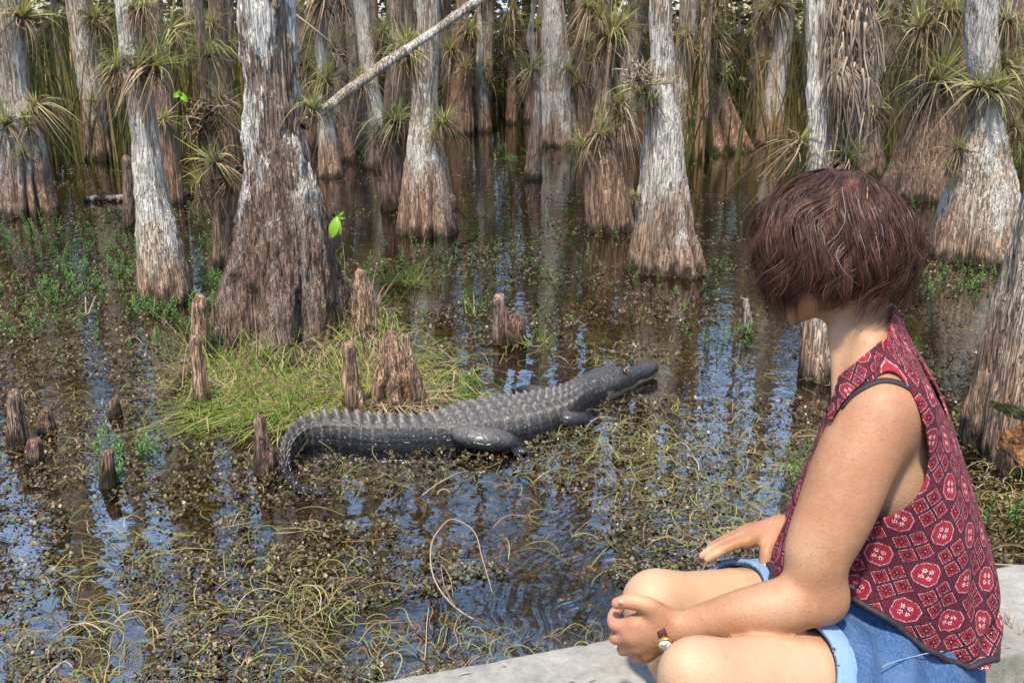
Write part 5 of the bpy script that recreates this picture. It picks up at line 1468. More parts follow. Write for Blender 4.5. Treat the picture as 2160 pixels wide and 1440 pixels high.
def surface_nets(D, lo, h):
    s = D < 0
    nx, ny, nz = D.shape
    c = np.zeros((nx - 1, ny - 1, nz - 1), int)
    for a in (0, 1):
        for b in (0, 1):
            for e in (0, 1): c += s[a:nx - 1 + a, b:ny - 1 + b, e:nz - 1 + e]
    cells = np.argwhere((c > 0) & (c < 8))
    idx = np.full(c.shape, -1, np.int64); idx[tuple(cells.T)] = np.arange(len(cells))
    acc = np.zeros((len(cells), 3)); cnt = np.zeros(len(cells))
    cor = [(a, b, e) for a in (0, 1) for b in (0, 1) for e in (0, 1)]
    for i, p in enumerate(cor):
        for q in cor[i + 1:]:
            if sum(abs(np.array(p) - q)) != 1: continue
            d0 = D[tuple((cells + p).T)]; d1 = D[tuple((cells + q).T)]
            m = (d0 < 0) != (d1 < 0)
            t = np.where(m, d0 / np.where(m, d0 - d1, 1), 0)
            acc[m] += (np.array(p) + t[:, None] * (np.array(q) - np.array(p)))[m]; cnt[m] += 1
    V = lo + h * (cells + acc / cnt[:, None])
    F = []
    for ax in range(3):
        sl0 = [slice(None)] * 3; sl1 = [slice(None)] * 3
        sl0[ax] = slice(0, -1); sl1[ax] = slice(1, None)
        cr = np.argwhere(s[tuple(sl0)] != s[tuple(sl1)])
        o1, o2 = [(1, 2), (2, 0), (0, 1)][ax]
        ok = (cr[:, o1] > 0) & (cr[:, o2] > 0) & (cr[:, o1] < D.shape[o1] - 1) & (cr[:, o2] < D.shape[o2] - 1)
        cr = cr[ok]
        e1 = np.zeros(3, int); e1[o1] = 1; e2 = np.zeros(3, int); e2[o2] = 1
        quad = np.stack([idx[tuple((cr - e1 - e2).T)], idx[tuple((cr - e2).T)], idx[tuple(cr.T)], idx[tuple((cr - e1).T)]], -1)
        inside = s[tuple(cr.T)]
        quad[~inside] = quad[~inside][:, ::-1]
        F.append(quad)
    return V, np.concatenate(F)
def poly_sd(poly, q):
    """signed distance to a closed 2-D polygon (negative inside)"""
    poly = np.asarray(poly, float); n = len(poly)
    d = np.full(len(q), 1e9); ins = np.zeros(len(q), bool)
    for i in range(n):
        a, b = poly[i], poly[(i + 1) % n]
        e = b - a; w = q - a
        t = np.clip((w @ e) / (e @ e + 1e-12), 0, 1)
        d = np.minimum(d, ((w - t[:, None] * e) ** 2).sum(1))
        c = (a[1] <= q[:, 1]) != (b[1] <= q[:, 1])
        with np.errstate(divide='ignore', invalid='ignore'):
            xi = a[0] + (q[:, 1] - a[1]) / (b[1] - a[1]) * e[0]
        ins ^= c & (q[:, 0] < xi)
    return np.where(ins, -1, 1) * np.sqrt(d)
def smooth_closed(pts, n=80):
    pts = np.asarray(pts, float)
    for _ in range(3):
        q = np.empty((len(pts) * 2, 2)); nx = np.roll(pts, -1, 0)
        q[0::2] = 0.75 * pts + 0.25 * nx; q[1::2] = 0.25 * pts + 0.75 * nx
        pts = q
    return pts
def smooth_verts(V, F, it, w):
    n = len(V)
    E = np.concatenate([F[:, [i, (i + 1) % F.shape[1]]] for i in range(F.shape[1])])
    E = np.concatenate([E, E[:, ::-1]])
    deg = np.bincount(E[:, 0], minlength=n).astype(float)
    for _ in range(it):
        S = np.stack([np.bincount(E[:, 0], V[E[:, 1], k], n) for k in range(3)], -1) / deg[:, None]
        V = V + (S - V) * w[:, None]
    return V

# ------------------------------------------------------------------ the woman
def skin_mat():
    t = NT('skin')
    p = t.obj((1, 1, 1), rnd=False)
    a = t.noise(p, 14, 4, 0.55); b = t.noise(p, 260, 3, 0.6); f = t.noise(p, 420, 1, 0.5); m = t.noise(p, 45, 3, 0.6)
    tan = t.n("Attribute", attribute_name="tan").outputs["Fac"]     # arms and hands are more tanned than the legs
    c = t.mix(tan, (0.49, 0.325, 0.205), (0.310, 0.152, 0.078))
    c = t.mix(t.map(a, 0.35, 0.70, 0.0, 0.45), c, (0.44, 0.22, 0.135))
    c = t.mix(t.map(m, 0.45, 0.75, 0.0, 0.22), c, (0.48, 0.315, 0.21))
    fk = t.noise(p, 190, 1, 0.5)
    c = t.mix(t.map(f, 0.66, 0.74, 0.0, 0.40), c, (0.30, 0.13, 0.075))
    c = t.mix(t.m('MULTIPLY', t.map(fk, 0.66, 0.72, 0.0, 0.55), t.map(tan, 0.1, 0.8, 0.35, 1.0)), c, (0.26, 0.11, 0.06))
    c = t.mix(t.map(b, 0.35, 0.7, 0.0, 0.22), c, t.mix(0.5, c, (0.58, 0.30, 0.20)))
    red = t.n("Attribute", attribute_name="flush").outputs["Fac"]
    c = t.mix(t.m('MULTIPLY', red, 0.55), c, (0.52, 0.22, 0.15))
    bs = t.bsdf(c, 0.52, t.bump(t.m('ADD', b, t.m('MULTIPLY', m, 0.6)), 0.55, 0.0016), Specular_IOR_Level=0.35, Subsurface_Weight=0.12, Subsurface_Scale=0.01)
    return t.done(bs)
M['skin'] = skin_mat()
def denim_mat(name, base):
    t = NT(name)
    p = t.obj((1, 1, 1), rnd=False)
    w = t.n("TexWave", {"Vector": p, "Scale": 420.0, "Distortion": 3.0, "Detail": 1.0}).outputs["Fac"]
    a = t.noise(p, 16, 4, 0.6); b = t.noise(t.obj((1, 1, 0.2), rnd=False), 260, 3, 0.6); s = t.noise(p, 900, 2, 0.6)
    k = lambda f: tuple(min(1, x * f) for x in base)
    c = t.ramp(t.m('ADD', t.m('MULTIPLY', b, 0.5), t.m('MULTIPLY', s, 0.5)), [(0.36, k(0.70)), (0.50, base), (0.66, tuple(x * 0.8 + 0.10 for x in base))])
    c = t.mix(t.map(a, 0.38, 0.66, 0.0, 0.75), c, tuple(x * 0.9 + 0.06 for x in base))
    return t.done(t.bsdf(c, 0.92, t.bump(t.m('ADD', t.m('MULTIPLY', w, 0.3), s), 0.4, 0.0012), Specular_IOR_Level=0.15))
M['denim'] = denim_mat('denim', (0.034, 0.092, 0.215))
M['denim_cuff'] = denim_mat('denim_cuff', (0.17, 0.29, 0.49))
def print_mat():
    """red, plum and white patchwork print"""
    t = NT('blouse_print')
    uv = t.n("TexCoord").outputs["UV"]
    wv = t.noise(uv, 9.0, 2, 0.5, out="Color")
    uvw = t.n("VectorMath", {0: uv, 1: t.n("VectorMath", {0: wv, 3: 0.010}, operation='SCALE').outputs[0]}, operation='ADD').outputs[0]
    mp = t.n("Mapping", {"Vector": uvw, "Rotation": (0, 0, 0.42), "Scale": (22.0, 22.0, 1)}).outputs[0]
    sp = t.n("SeparateXYZ", {0: mp})
    m = t.m
    def cell(v):
        fl = m('FLOOR', v); return m('SUBTRACT', m('SUBTRACT', v, fl), 0.5), fl
    x, ix = cell(sp.outputs[0]); y, iy = cell(sp.outputs[1])
    par = m('MODULO', m('ABSOLUTE', m('ADD', ix, iy)), 2.0)
    ax, ay = m('ABSOLUTE', x), m('ABSOLUTE', y)
    band = lambda v, a, b: m('MULTIPLY', m('GREATER_THAN', v, a), m('LESS_THAN', v, b))
    red = t.ramp(t.noise(mp, 16, 2, 0.5), [(0.35, (0.26, 0.016, 0.027)), (0.65, (0.42, 0.034, 0.046))])
    dark = (0.016, 0.006, 0.014); white = (0.52, 0.36, 0.38)
    vor = t.n("TexVoronoi", {"Vector": mp, "Scale": 15.0}).outputs["Distance"]
    vor2 = t.n("TexVoronoi", {"Vector": mp, "Scale": 24.0}, feature='DISTANCE_TO_EDGE').outputs["Distance"]
    ground = t.mix(m('LESS_THAN', vor2, 0.040), (0.012, 0.004, 0.009), (0.13, 0.050, 0.068))
    ground = t.mix(m('LESS_THAN', vor, 0.20), ground, (0.34, 0.030, 0.05))
    # medallions: stepped octagon, white rim, white star work
    oc = m('MAXIMUM', m('MAXIMUM', ax, ay), m('MULTIPLY', m('ADD', ax, ay), 0.74))
    A = t.mix(m('LESS_THAN', oc, 0.40), ground, white)
    A = t.mix(m('LESS_THAN', oc, 0.37), A, red)
    A = t.mix(band(oc, 0.275, 0.30), A, (0.22, 0.02, 0.04))
    big, sml = m('MAXIMUM', ax, ay), m('MINIMUM', ax, ay)          # four blossoms round the centre
    fx = m('SUBTRACT', big, 0.145)
    fr_ = m('SQRT', m('ADD', m('MULTIPLY', fx, fx), m('MULTIPLY', sml, sml)))
    fa = m('ARCTAN2', sml, fx)
    A = t.mix(m('LESS_THAN', fr_, m('ADD', 0.058, m('MULTIPLY', m('COSINE', m('MULTIPLY', fa, 6.0)), 0.028))), A, (0.78, 0.70, 0.70))
    A = t.mix(m('LESS_THAN', fr_, 0.022), A, dark)
    A = t.mix(band(t.noise(mp, 26, 1, 0.5), 0.54, 1.0), A, (0.16, 0.012, 0.03))
    A = t.mix(m('LESS_THAN', oc, 0.055), A, dark)
    A = t.mix(m('LESS_THAN', oc, 0.036), A, red)
    # four-patch cells: red panels with black flowers, dark braided bands between
    px, py = m('SUBTRACT', ax, 0.25), m('SUBTRACT', ay, 0.25)
    q = m('MAXIMUM', m('ABSOLUTE', px), m('ABSOLUTE', py))
    B = t.mix(m('LESS_THAN', q, 0.205), ground, white)
    B = t.mix(m('LESS_THAN', q, 0.188), B, red)
    rr = m('SQRT', m('ADD', m('MULTIPLY', px, px), m('MULTIPLY', py, py)))
    an = m('ARCTAN2', py, px)
    fl = m('ADD', 0.088, m('MULTIPLY', m('COSINE', m('MULTIPLY', an, 6.0)), 0.045))
    B = t.mix(m('LESS_THAN', rr, fl), B, dark)
    B = t.mix(m('LESS_THAN', rr, 0.022), B, white)
    B = t.mix(band(t.noise(mp, 22, 2, 0.5), 0.54, 1.0), B, dark)
    c = t.mix(par, A, B)
    th = t.noise(uv, 900, 2, 0.6)
    c = t.mix(t.map(th, 0.3, 0.7, 0.0, 0.12), c, (0.10, 0.03, 0.04))
    return t.done(t.bsdf(c, 0.85, t.bump(th, 0.3, 0.001), Specular_IOR_Level=0.2))
M['print'] = print_mat()
def simple(name, col, rough, **kw):
    t = NT(name); return t.done(t.bsdf(col, rough, **kw))
M['black_cloth'] = simple('black_cloth', (0.018, 0.014, 0.020), 0.7)
M['leather'] = simple('leather', (0.075, 0.020, 0.018), 0.42)
M['gold'] = simple('gold', (0.78, 0.50, 0.14), 0.22, Metallic=1.0)
M['dial'] = simple('dial', (0.75, 0.74, 0.70), 0.3)
M['stitch'] = simple('stitch', (0.20, 0.28, 0.40), 0.9)
def hair_mat():
    t = NT('hair')
    rnd = t.n("NewGeometry").outputs["Random Per Island"]
    nz = t.noise(t.obj((1, 1, 0.35), rnd=False), 55, 2, 0.6)
    f = t.m('ADD', t.m('MULTIPLY', rnd, 0.42), t.m('MULTIPLY', t.map(nz, 0.30, 0.70, smooth=False), 0.58))
    c = t.ramp(f, [(0.05, (0.017, 0.007, 0.0045)), (0.40, (0.048, 0.020, 0.012)), (0.70, (0.092, 0.040, 0.024)), (0.95, (0.17, 0.080, 0.050))])
    c = t.mix(t.m('GREATER_THAN', rnd, 0.988), c, (0.30, 0.23, 0.19))
    return t.done(t.bsdf(c, 0.45, Specular_IOR_Level=0.28))
M['hair'] = hair_mat()
M['hair_under'] = simple('hair_under', (0.020, 0.009, 0.006), 0.8)
M['nail'] = simple('nail', (0.42, 0.24, 0.18), 0.3)
M['eye_white'] = simple('eye_white', (0.75, 0.72, 0.68), 0.2)

TURN = math.radians(22)
FW = np.array([-math.cos(TURN), math.sin(TURN), 0.0])       # the way her chest faces
LF = np.array([-math.sin(TURN), -math.cos(TURN), 0.0])      # her left, towards the kerb's dry side
UPV = np.array([0, 0, 1.0])
YT = 1.44
def section_field(levels, rnd=0.0):
    """torso from level ellipses: (py, front px, back px, half breadth)"""
    zs, C, A, B = [], [], [], []
    for py, xf, xb, b in levels:
        pf, pb = P(xf, py, YT), P(xb, py, YT)
        half = (pb[0] - pf[0]) / 2
        a = math.sqrt(max(half ** 2 - (b * abs(LF[0])) ** 2, 0.02 ** 2)) / abs(FW[0])
        zs.append(pf[2]); C.append((pf + pb) / 2); A.append(a); B.append(b)
    o = np.argsort(zs); zs = np.array(zs)[o]; C = np.array(C)[o]; A = np.array(A)[o]; B = np.array(B)[o]
    def at(z):
        z = np.clip(z, zs[0], zs[-1]); sh = z.shape; zf = z.ravel()
        return [spline(zs, C[:, 0], zf).reshape(sh), spline(zs, A, zf).reshape(sh), spline(zs, B, zf).reshape(sh)]
    def fn(x):
        cx, a, b = at(x[..., 2])
        dx, dy = x[..., 0] - cx, x[..., 1] - YT
        f = dx * FW[0] + dy * FW[1]; l = dx * LF[0] + dy * LF[1]
        k = (np.abs(f / a) ** 2.3 + np.abs(l / b) ** 2.3) ** (1 / 2.3)
        d = (k - 1) * np.minimum(a, b)
        over = np.maximum(np.maximum(x[..., 2] - zs[-1], zs[0] - x[..., 2]), 0)
        return np.where(over > 0, np.hypot(np.maximum(d, 0), over) + np.minimum(d, 0) * 0 , d)
    lo = np.array([C[:, 0].min() - 0.25, YT - 0.25, zs[0]]); hi = np.array([C[:, 0].max() + 0.25, YT + 0.25, zs[-1]])
    return fn, lo, hi, at
def frame_fl(V, at):
    cx, a, b = at(V[:, 2])
    dx, dy = V[:, 0] - cx, V[:, 1] - YT
    return dx * FW[0] + dy * FW[1], dx * LF[0] + dy * LF[1]

def woman():
    root = empty('person', P(1880, 1530, 1.35) * np.array([1, 1, 0]) + np.array([0, 0, 0.31]))
    tag(root, 'seated person in red printed sleeveless top and denim shorts looking at the alligator', 'person')
    R0 = np.array(root.location)
    # ---------------- body
    B = Field()
    body_lv = [(690, 1800, 1872, 0.046), (725, 1782, 1905, 0.064), (765, 1768, 1945, 0.105), (840, 1752, 1985, 0.138), (950, 1735, 2012, 0.148), (1080, 1716, 2026, 0.135), (1200, 1690, 2045, 0.150), (1320, 1690, 2062, 0.170), (1440, 1720, 2052, 0.175), (1530, 1760, 2010, 0.150)]
    fn, lo, hi, at_b = section_field(body_lv)
    B.func(fn, lo, hi, 0.03)
    S1, S1b, M1, E1, W1 = P(1842, 836, 1.335), P(1858, 862, 1.315), P(1772, 1055, 1.275), P(1735, 1260, 1.245), P(1415, 1330, 1.262)
    B.ell(P(1866, 868, 1.33), [FW, LF, UPV], (0.056, 0.048, 0.062), 0.035)
    B.chain([P(1852, 868, 1.318), P(1797, 990, 1.290), P(1762, 1080, 1.272), P(1722, 1186, 1.25), E1], [0.055, 0.0565, 0.0540, 0.0450, 0.0345], 0.021)
    B.chain([E1, P(1650, 1277, 1.238), P(1560, 1292, 1.242), P(1480, 1315, 1.252), W1], [0.0345, 0.0395, 0.0330, 0.0285, 0.0245], 0.02)
    # far shoulder and arm
    B.ell(P(1893, 852, 1.57), [FW, LF, UPV], (0.055, 0.05, 0.06), 0.045)
    B.chain([P(1890, 866, 1.59), P(1840, 1080, 1.66), P(1790, 1215, 1.66)], [0.050, 0.046, 0.040], 0.03)
    B.chain([P(1790, 1215, 1.66), P(1715, 1160, 1.60), P(1650, 1112, 1.535)], [0.040, 0.035, 0.024], 0.02)
    # thighs, shins and feet
    B.g = 1
    HN, KN = P(1905, 1440, 1.33), P(1484, 1438, 1.13)
    HF, KF = P(1830, 1312, 1.55), P(1390, 1276, 1.40)
    B.chain([HN, HN + (KN - HN) * 0.45, HN + (KN - HN) * 0.85, KN], [0.095, 0.086, 0.060, 0.054], 0.03)
    B.chain([HF, HF + (KF - HF) * 0.45, HF + (KF - HF) * 0.85, KF], [0.095, 0.084, 0.060, 0.052], 0.03)
    B.ell(P(1452, 1412, 1.115), [FW, LF, UPV], (0.034, 0.034, 0.036), 0.03)
    B.ell(P(1368, 1262, 1.385), [FW, LF, UPV], (0.034, 0.034, 0.034), 0.03)
    AN, AF = np.array([0.46, 1.12, 0.365]), np.array([0.47, 1.37, 0.435])
    B.chain([KN, KN + (AN - KN) * 0.4, AN], [0.052, 0.052, 0.034], 0.03)
    B.chain([KF, P(1462, 1430, 1.36), AF], [0.050, 0.052, 0.034], 0.03)
    B.chain([AN, AN + [-0.10, -0.03, -0.022]], [0.034, 0.026], 0.03)
    B.chain([AF, AF + [-0.02, -0.09, -0.010]], [0.034, 0.026], 0.03)
    # neck and head
    B.g = 0
    HC = P(1768, 505, 1.50)
    hd = math.radians(42)
    HF_ = np.array([-math.cos(hd), math.sin(hd), -0.10]); HF_ /= np.linalg.norm(HF_)
    HL_ = np.cross(UPV, HF_); HL_ /= np.linalg.norm(HL_); HU_ = np.cross(HF_, HL_)
    hp = lambda f, l, u: HC + HF_ * f + HL_ * l + HU_ * u
    B.chain([P(1838, 745, 1.455), P(1808, 660, 1.475), hp(-0.025, 0, -0.06)], [0.050, 0.047, 0.050], 0.03)
    B.cone(P(1765, 860, 1.40), P(1758, 690, 1.45), 0.008, 0.010, 0.02)        # neck muscle
    B.ell(hp(-0.01, 0, 0.006), [HF_, HL_, HU_], (0.094, 0.074, 0.086), 0.03)
    B.ell(hp(0.035, 0, -0.045), [HF_, HL_, HU_], (0.062, 0.058, 0.075), 0.03)
    B.cone(hp(0.04, 0.036, -0.075), hp(0.074, 0, -0.110), 0.026, 0.022, 0.03)
    B.cone(hp(0.04, -0.036, -0.075), hp(0.074, 0, -0.110), 0.026, 0.022, 0.03)
    B.chain([hp(0.086, 0, 0.0), hp(0.108, 0, -0.040), hp(0.098, 0, -0.052)], [0.009, 0.012, 0.011], 0.012)
    B.cone(hp(0.088, 0.012, -0.078), hp(0.088, -0.012, -0.078), 0.009, 0.009, 0.008)
    for sg in (-1, 1):
        B.ell(hp(0.0, sg * 0.078, -0.028), [HF_, HL_, HU_], (0.020, 0.007, 0.032), 0.01)
        B.cone(hp(0.088, sg * 0.018, 0.014), hp(0.078, sg * 0.045, 0.012), 0.008, 0.007, 0.015)
    B.g = 0
    # near hand folded over the far knee
    mcp = [P(1338, 1318, 1.258), P(1333, 1340, 1.254), P(1341, 1362, 1.256), P(1358, 1378, 1.262)]
    pip = [P(1296, 1316, 1.272), P(1302, 1346, 1.270), P(1316, 1370, 1.272), P(1342, 1387, 1.276)]
    dip = [P(1297, 1292, 1.300), P(1304, 1336, 1.306), P(1320, 1362, 1.306), P(1346, 1380, 1.302)]
    tip = [P(1308, 1282, 1.312), P(1322, 1332, 1.322), P(1336, 1356, 1.322), P(1358, 1374, 1.316)]
    for i, (a, b, c, e) in enumerate(zip(mcp, pip, dip, tip)):
        r = (0.0100, 0.0102, 0.0096, 0.0086)[i]
        B.chain([a, b, c, e], [r * 1.05, r * 0.98, r * 0.88, r * 0.78], 0.0035)
        B.ell(a + np.array([0, -0.006, 0.003]), np.eye(3), (0.009, 0.008, 0.009), 0.010)
        B.cone(W1 + (a - W1) * 0.12, a, 0.0165, r * 1.18, 0.010)
    B.cone(P(1385, 1305, 1.262), P(1352, 1330, 1.262), 0.022, 0.019, 0.02)
    B.cone(P(1388, 1332, 1.264), P(1368, 1358, 1.266), 0.020, 0.016, 0.02)
    B.chain([P(1398, 1300, 1.258), P(1362, 1276, 1.256), P(1326, 1268, 1.262), P(1301, 1272, 1.272)], [0.017, 0.0135, 0.0112, 0.0090], 0.010)
    # far hand laid on the far thigh, thumb hooked down
    wr2 = P(1650, 1112, 1.535)
    kn2 = [P(1578, 1140, 1.500), P(1572, 1130, 1.515), P(1572, 1122, 1.530), P(1578, 1116, 1.545)]
    end2 = [[P(1540, 1152, 1.488), P(1512, 1166, 1.482), P(1492, 1178, 1.480)], [P(1530, 1144, 1.506), P(1500, 1160, 1.504), P(1482, 1172, 1.504)],
            [P(1532, 1136, 1.526), P(1504, 1152, 1.528), P(1490, 1166, 1.530)], [P(1546, 1132, 1.545), P(1522, 1146, 1.550), P(1510, 1158, 1.552)]]
    for i in range(4):
        r = (0.0098, 0.0100, 0.0096, 0.0086)[i]
        B.chain([kn2[i]] + end2[i], [r * 1.05, r * 0.95, r * 0.86, r * 0.74], 0.0035)
        B.cone(wr2 + (kn2[i] - wr2) * 0.1, kn2[i], 0.0165, r * 1.15, 0.010)
    B.chain([P(1636, 1132, 1.512), P(1618, 1160, 1.490), P(1614, 1186, 1.478), P(1610, 1203, 1.474)], [0.0165, 0.0125, 0.0110, 0.0090], 0.010)
    V, F = B.mesh(0.0042)
    hand = np.min([np.linalg.norm(V - q, axis=1) for q in mcp + pip + tip + kn2 + [P(1330, 1270, 1.262), P(1540, 1150, 1.49), P(1500, 1170, 1.49), P(1614, 1190, 1.478)]], 0)
    V = smooth_verts(V, F, 16, 0.015 + 0.5 * sstep(0.035, 0.07, hand))
    Vp = proj(V)
    fold = sstep(1480, 1440, Vp[:, 0]) * (V[:, 1] < 1.34)
    o = add('body', V - R0, F, M['skin'], root)
    tan = np.zeros(len(V)) + 0.15
    def near(a, b, r):
        ab = b - a; t = np.clip(((V - a) @ ab) / (ab @ ab), 0, 1); return sstep(r * 1.25, r * 0.8, np.linalg.norm(V - a - t[:, None] * ab, axis=1))
    arm = np.max([near(S1b, M1, 0.075), near(M1, E1, 0.065), near(E1, W1, 0.055), near(W1, mcp[1], 0.06), near(P(1790, 1215, 1.66), wr2, 0.06), near(wr2, kn2[1], 0.06)], 0)
    armonly = sstep(0.0, 0.02, -np.min([V[:, 0] * 0 + 1, B._eval(('c', HN, KN, 0.097, 0.058), V), B._eval(('c', HF, KF, 0.097, 0.056), V)], 0))
    tan = np.maximum(tan, arm * (1 - armonly))
    tan = np.maximum(tan, 0.55 * (V[:, 2] > 0.93))
    flush = np.zeros(len(V))
    for c in [KN, KF] + pip + dip + [P(1300, 1270, 1.27)]: flush = np.maximum(flush, 0.9 * np.exp(-((np.linalg.norm(V - c, axis=1) - 0.01) / 0.022) ** 2))
    for nm, ar in (('tan', tan), ('flush', flush)):
        at_ = o.data.attributes.new(nm, 'FLOAT', 'POINT'); at_.data.foreach_set('value', ar.astype(np.float32))
    # ---------------- sleeveless top
    T = Field()
    top_lv = [(676, 1790, 1890, 0.060), (700, 1782, 1904, 0.078), (730, 1768, 1930, 0.105), (765, 1756, 1962, 0.138), (840, 1738, 2002, 0.166), (950, 1712, 2032, 0.172), (1080, 1676, 2060, 0.168), (1180, 1645, 2072, 0.174), (1260, 1640, 2076, 0.188), (1330, 1648, 2076, 0.196), (1400, 1660, 2062, 0.198)]
    fn2, lo2, hi2, at_t = section_field(top_lv)
    def cloth(x):
        d = fn2(x)
        cx, a, b = at_t(x[..., 2])
        f = (x[..., 0] - cx) * FW[0] + (x[..., 1] - YT) * FW[1]; l = (x[..., 0] - cx) * LF[0] + (x[..., 1] - YT) * LF[1]
        an = np.arctan2(l, f)
        low = sstep(0.80, 0.55, x[..., 2])
        fold = 0.0095 * low * (np.sin(an * 11 + 9 * x[..., 2] + 2.2 * np.sin(an * 3)) * 0.6 + np.sin(an * 5 - 22 * x[..., 2]) * 0.7)
        zb = P(1990, 1285, YT)[2]
        fold = fold + 0.0085 * np.exp(-((x[..., 2] - zb - 0.035 * np.sin(an * 2.0 + 1.2)) / 0.018) ** 2) * np.clip(-f / 0.08, 0, 1) - 0.006 * np.exp(-((x[..., 2] - zb - 0.028 - 0.035 * np.sin(an * 2.0 + 1.2)) / 0.012) ** 2) * np.clip(-f / 0.08, 0, 1)
        return d - fold
    T.func(cloth, lo2, hi2, 0.01)
    T.ell(P(1866, 868, 1.33), [FW, LF, UPV], (0.062, 0.054, 0.068), 0.04)
    T.ell(P(1893, 852, 1.57), [FW, LF, UPV], (0.061, 0.056, 0.066), 0.04)
    T.chain([P(1838, 745, 1.455), P(1808, 660, 1.475)], [0.051, 0.048], 0.035)
    V, F = T.mesh(0.0045)
    f, l = frame_fl(V, at_t)
    side2 = np.stack([f, V[:, 2]], -1)
    def toside(pts, Y):
        q = np.array([P(x, y, Y) for x, y in pts]); ff, _ = frame_fl(q, at_t); return np.stack([ff, q[:, 2]], -1)
    hole = smooth_closed(toside([(1836, 796), (1790, 826), (1752, 880), (1728, 960), (1730, 1040), (1800, 1082), (1880, 1052), (1938, 1012), (1962, 950), (1956, 880), (1934, 814), (1902, 774), (1866, 768)], 1.335))
    g = np.where(l > 0.02, -poly_sd(hole, side2), -1.0)
    g = np.where(l < -0.02, -poly_sd(hole, side2), g)
    neck = smooth_closed(toside([(1884, 640), (1879, 680), (1874, 715), (1852, 752), (1808, 778), (1775, 806), (1754, 845), (1742, 895), (1720, 925), (1600, 860), (1600, 600), (1800, 560)], 1.392))
    g = np.maximum(g, -poly_sd(neck, side2))
    hemp = np.concatenate([toside([(x_, y_)], Y_) for x_, y_, Y_ in [(1560, 1230, 1.44), (1632, 1232, 1.40), (1700, 1252, 1.31), (1760, 1268, 1.28), (1850, 1296, 1.265), (1930, 1332, 1.275), (1990, 1354, 1.29), (2030, 1346, 1.33), (2076, 1306, 1.40), (2140, 1280, 1.44)]])
    o_ = np.argsort(hemp[:, 0]); hz = spline(hemp[o_, 0], hemp[o_, 1], np.clip(f, hemp[o_, 0][0], hemp[o_, 0][-1]))
    g = np.maximum(g, hz - V[:, 2])
    key = smooth_closed([(0.0, P(1900, 726, YT)[2]), (0.016, P(1930, 770, YT)[2]), (0.024, P(1950, 820, YT)[2]), (0.014, P(1970, 866, YT)[2]), (-0.014, P(1970, 866, YT)[2]), (-0.024, P(1950, 820, YT)[2]), (-0.016, P(1930, 770, YT)[2])])
    g = np.where(f < 0, np.maximum(g, -poly_sd(key, np.stack([l, V[:, 2]], -1))), g)
    V2, F2 = clip_mesh(V, F, g)
    f, l = frame_fl(V2, at_t)
    an = np.arctan2(l, -f)
    uv = np.stack([an * 0.150, V2[:, 2]], -1)
    o = add('blouse', V2 - R0, F2, M['print'], root, uv=uv)
    md = o.modifiers.new('thick', 'SOLIDIFY'); md.thickness = 0.0022; md.offset = 0
    # ribbed black hem
    an_q = np.linspace(-np.pi, np.pi, 400)
    hp_ = []
    for q in an_q:
        r = 0.14; zq = 0.6
        for _ in range(5):
            cx, a, b = at_t(np.array([zq])); cf, sf = math.cos(q), math.sin(q)
            r = 1 / ((abs(cf / a[0]) ** 2.3 + abs(sf / b[0]) ** 2.3) ** (1 / 2.3))
            ff = r * cf; zq = float(spline(hemp[o_, 0], hemp[o_, 1], np.clip(np.array([ff]), hemp[o_, 0][0], hemp[o_, 0][-1]))[0])
        hp_.append([cx[0] + FW[0] * r * cf + LF[0] * r * sf, YT + FW[1] * r * cf + LF[1] * r * sf, zq])
    hp_ = T.project(np.array(hp_), 0.0035, 4); 
    gg = Geo()
    rad = 0.0052 * (1 + 0.10 * np.sin(np.arange(400) * 1.6))
    tube(gg, hp_ - np.array([0, 0, 0.002]), rad, 8, False)
    Vh, Fh = gg.get(); add('hem_band', Vh - R0, Fh, M['black_cloth'], o); o.children[0].matrix_parent_inverse.identity()
    TB = Field()                                       # shoulders and neck alone
    TB.p = [q for q in B.p if q[0] == 'f' and q[1] is fn or q[0] == 'e' and q[5] in (0.035, 0.045) or q[5] == 0.021]
    TB.chain([P(1838, 745, 1.455), P(1808, 660, 1.475)], [0.050, 0.047], 0.03)
    def hits(pp, off, fld=None):
        fld = fld or TB
        pp = np.asarray(pp, float); o_ = np.array([0, 0, CAM_Z])
        d_ = np.array([ray(x, y) for x, y in pp.reshape(-1, 2)]); d_ /= np.linalg.norm(d_, axis=1, keepdims=True)
        t = np.full(len(d_), 1.0)
        for _ in range(36): t = np.minimum(t + (fld(o_ + d_ * t[:, None]) - off) * 0.85, 1.66)
        x = fld.project(o_ + d_ * t[:, None], off, 3)
        return x.reshape(*pp.shape[:-1], 3)
    def strap_patch(px_pts, width, off, n=70, m=9):
        c_ = catmull([(x, y, 0) for x, y in px_pts], n)[:, :2]
        wq = np.interp(np.linspace(0, 1, n), np.linspace(0, 1, len(width)), width)
        t2 = np.gradient(c_, axis=0); t2 /= np.linalg.norm(t2, axis=1, keepdims=True); n2_ = np.stack([-t2[:, 1], t2[:, 0]], -1)
        return hits(c_[:, None] + n2_[:, None] * (wq[:, None] * np.linspace(-0.5, 0.5, m))[..., None], off)
    # shoulder straps of the top, following the shoulder; the far one is the mirror image
    G_ = strap_patch([(1742, 884), (1748, 864), (1761, 837), (1784, 808), (1814, 783), (1848, 754), (1882, 735), (1910, 736)], [22, 34, 42, 43, 40, 40, 48, 62], 0.0055)
    mid = np.array([at_b(np.array([z_]))[0][0] for z_ in G_[..., 2].ravel()]).reshape(G_.shape[:2])
    dl = (G_[..., 0] - mid) * LF[0] + (G_[..., 1] - YT) * LF[1]
    G2_ = G_ - 2 * dl[..., None] * LF
    Vs = np.concatenate([G_.reshape(-1, 3), G2_.reshape(-1, 3)]); q_ = grid_faces(70, 9, False)
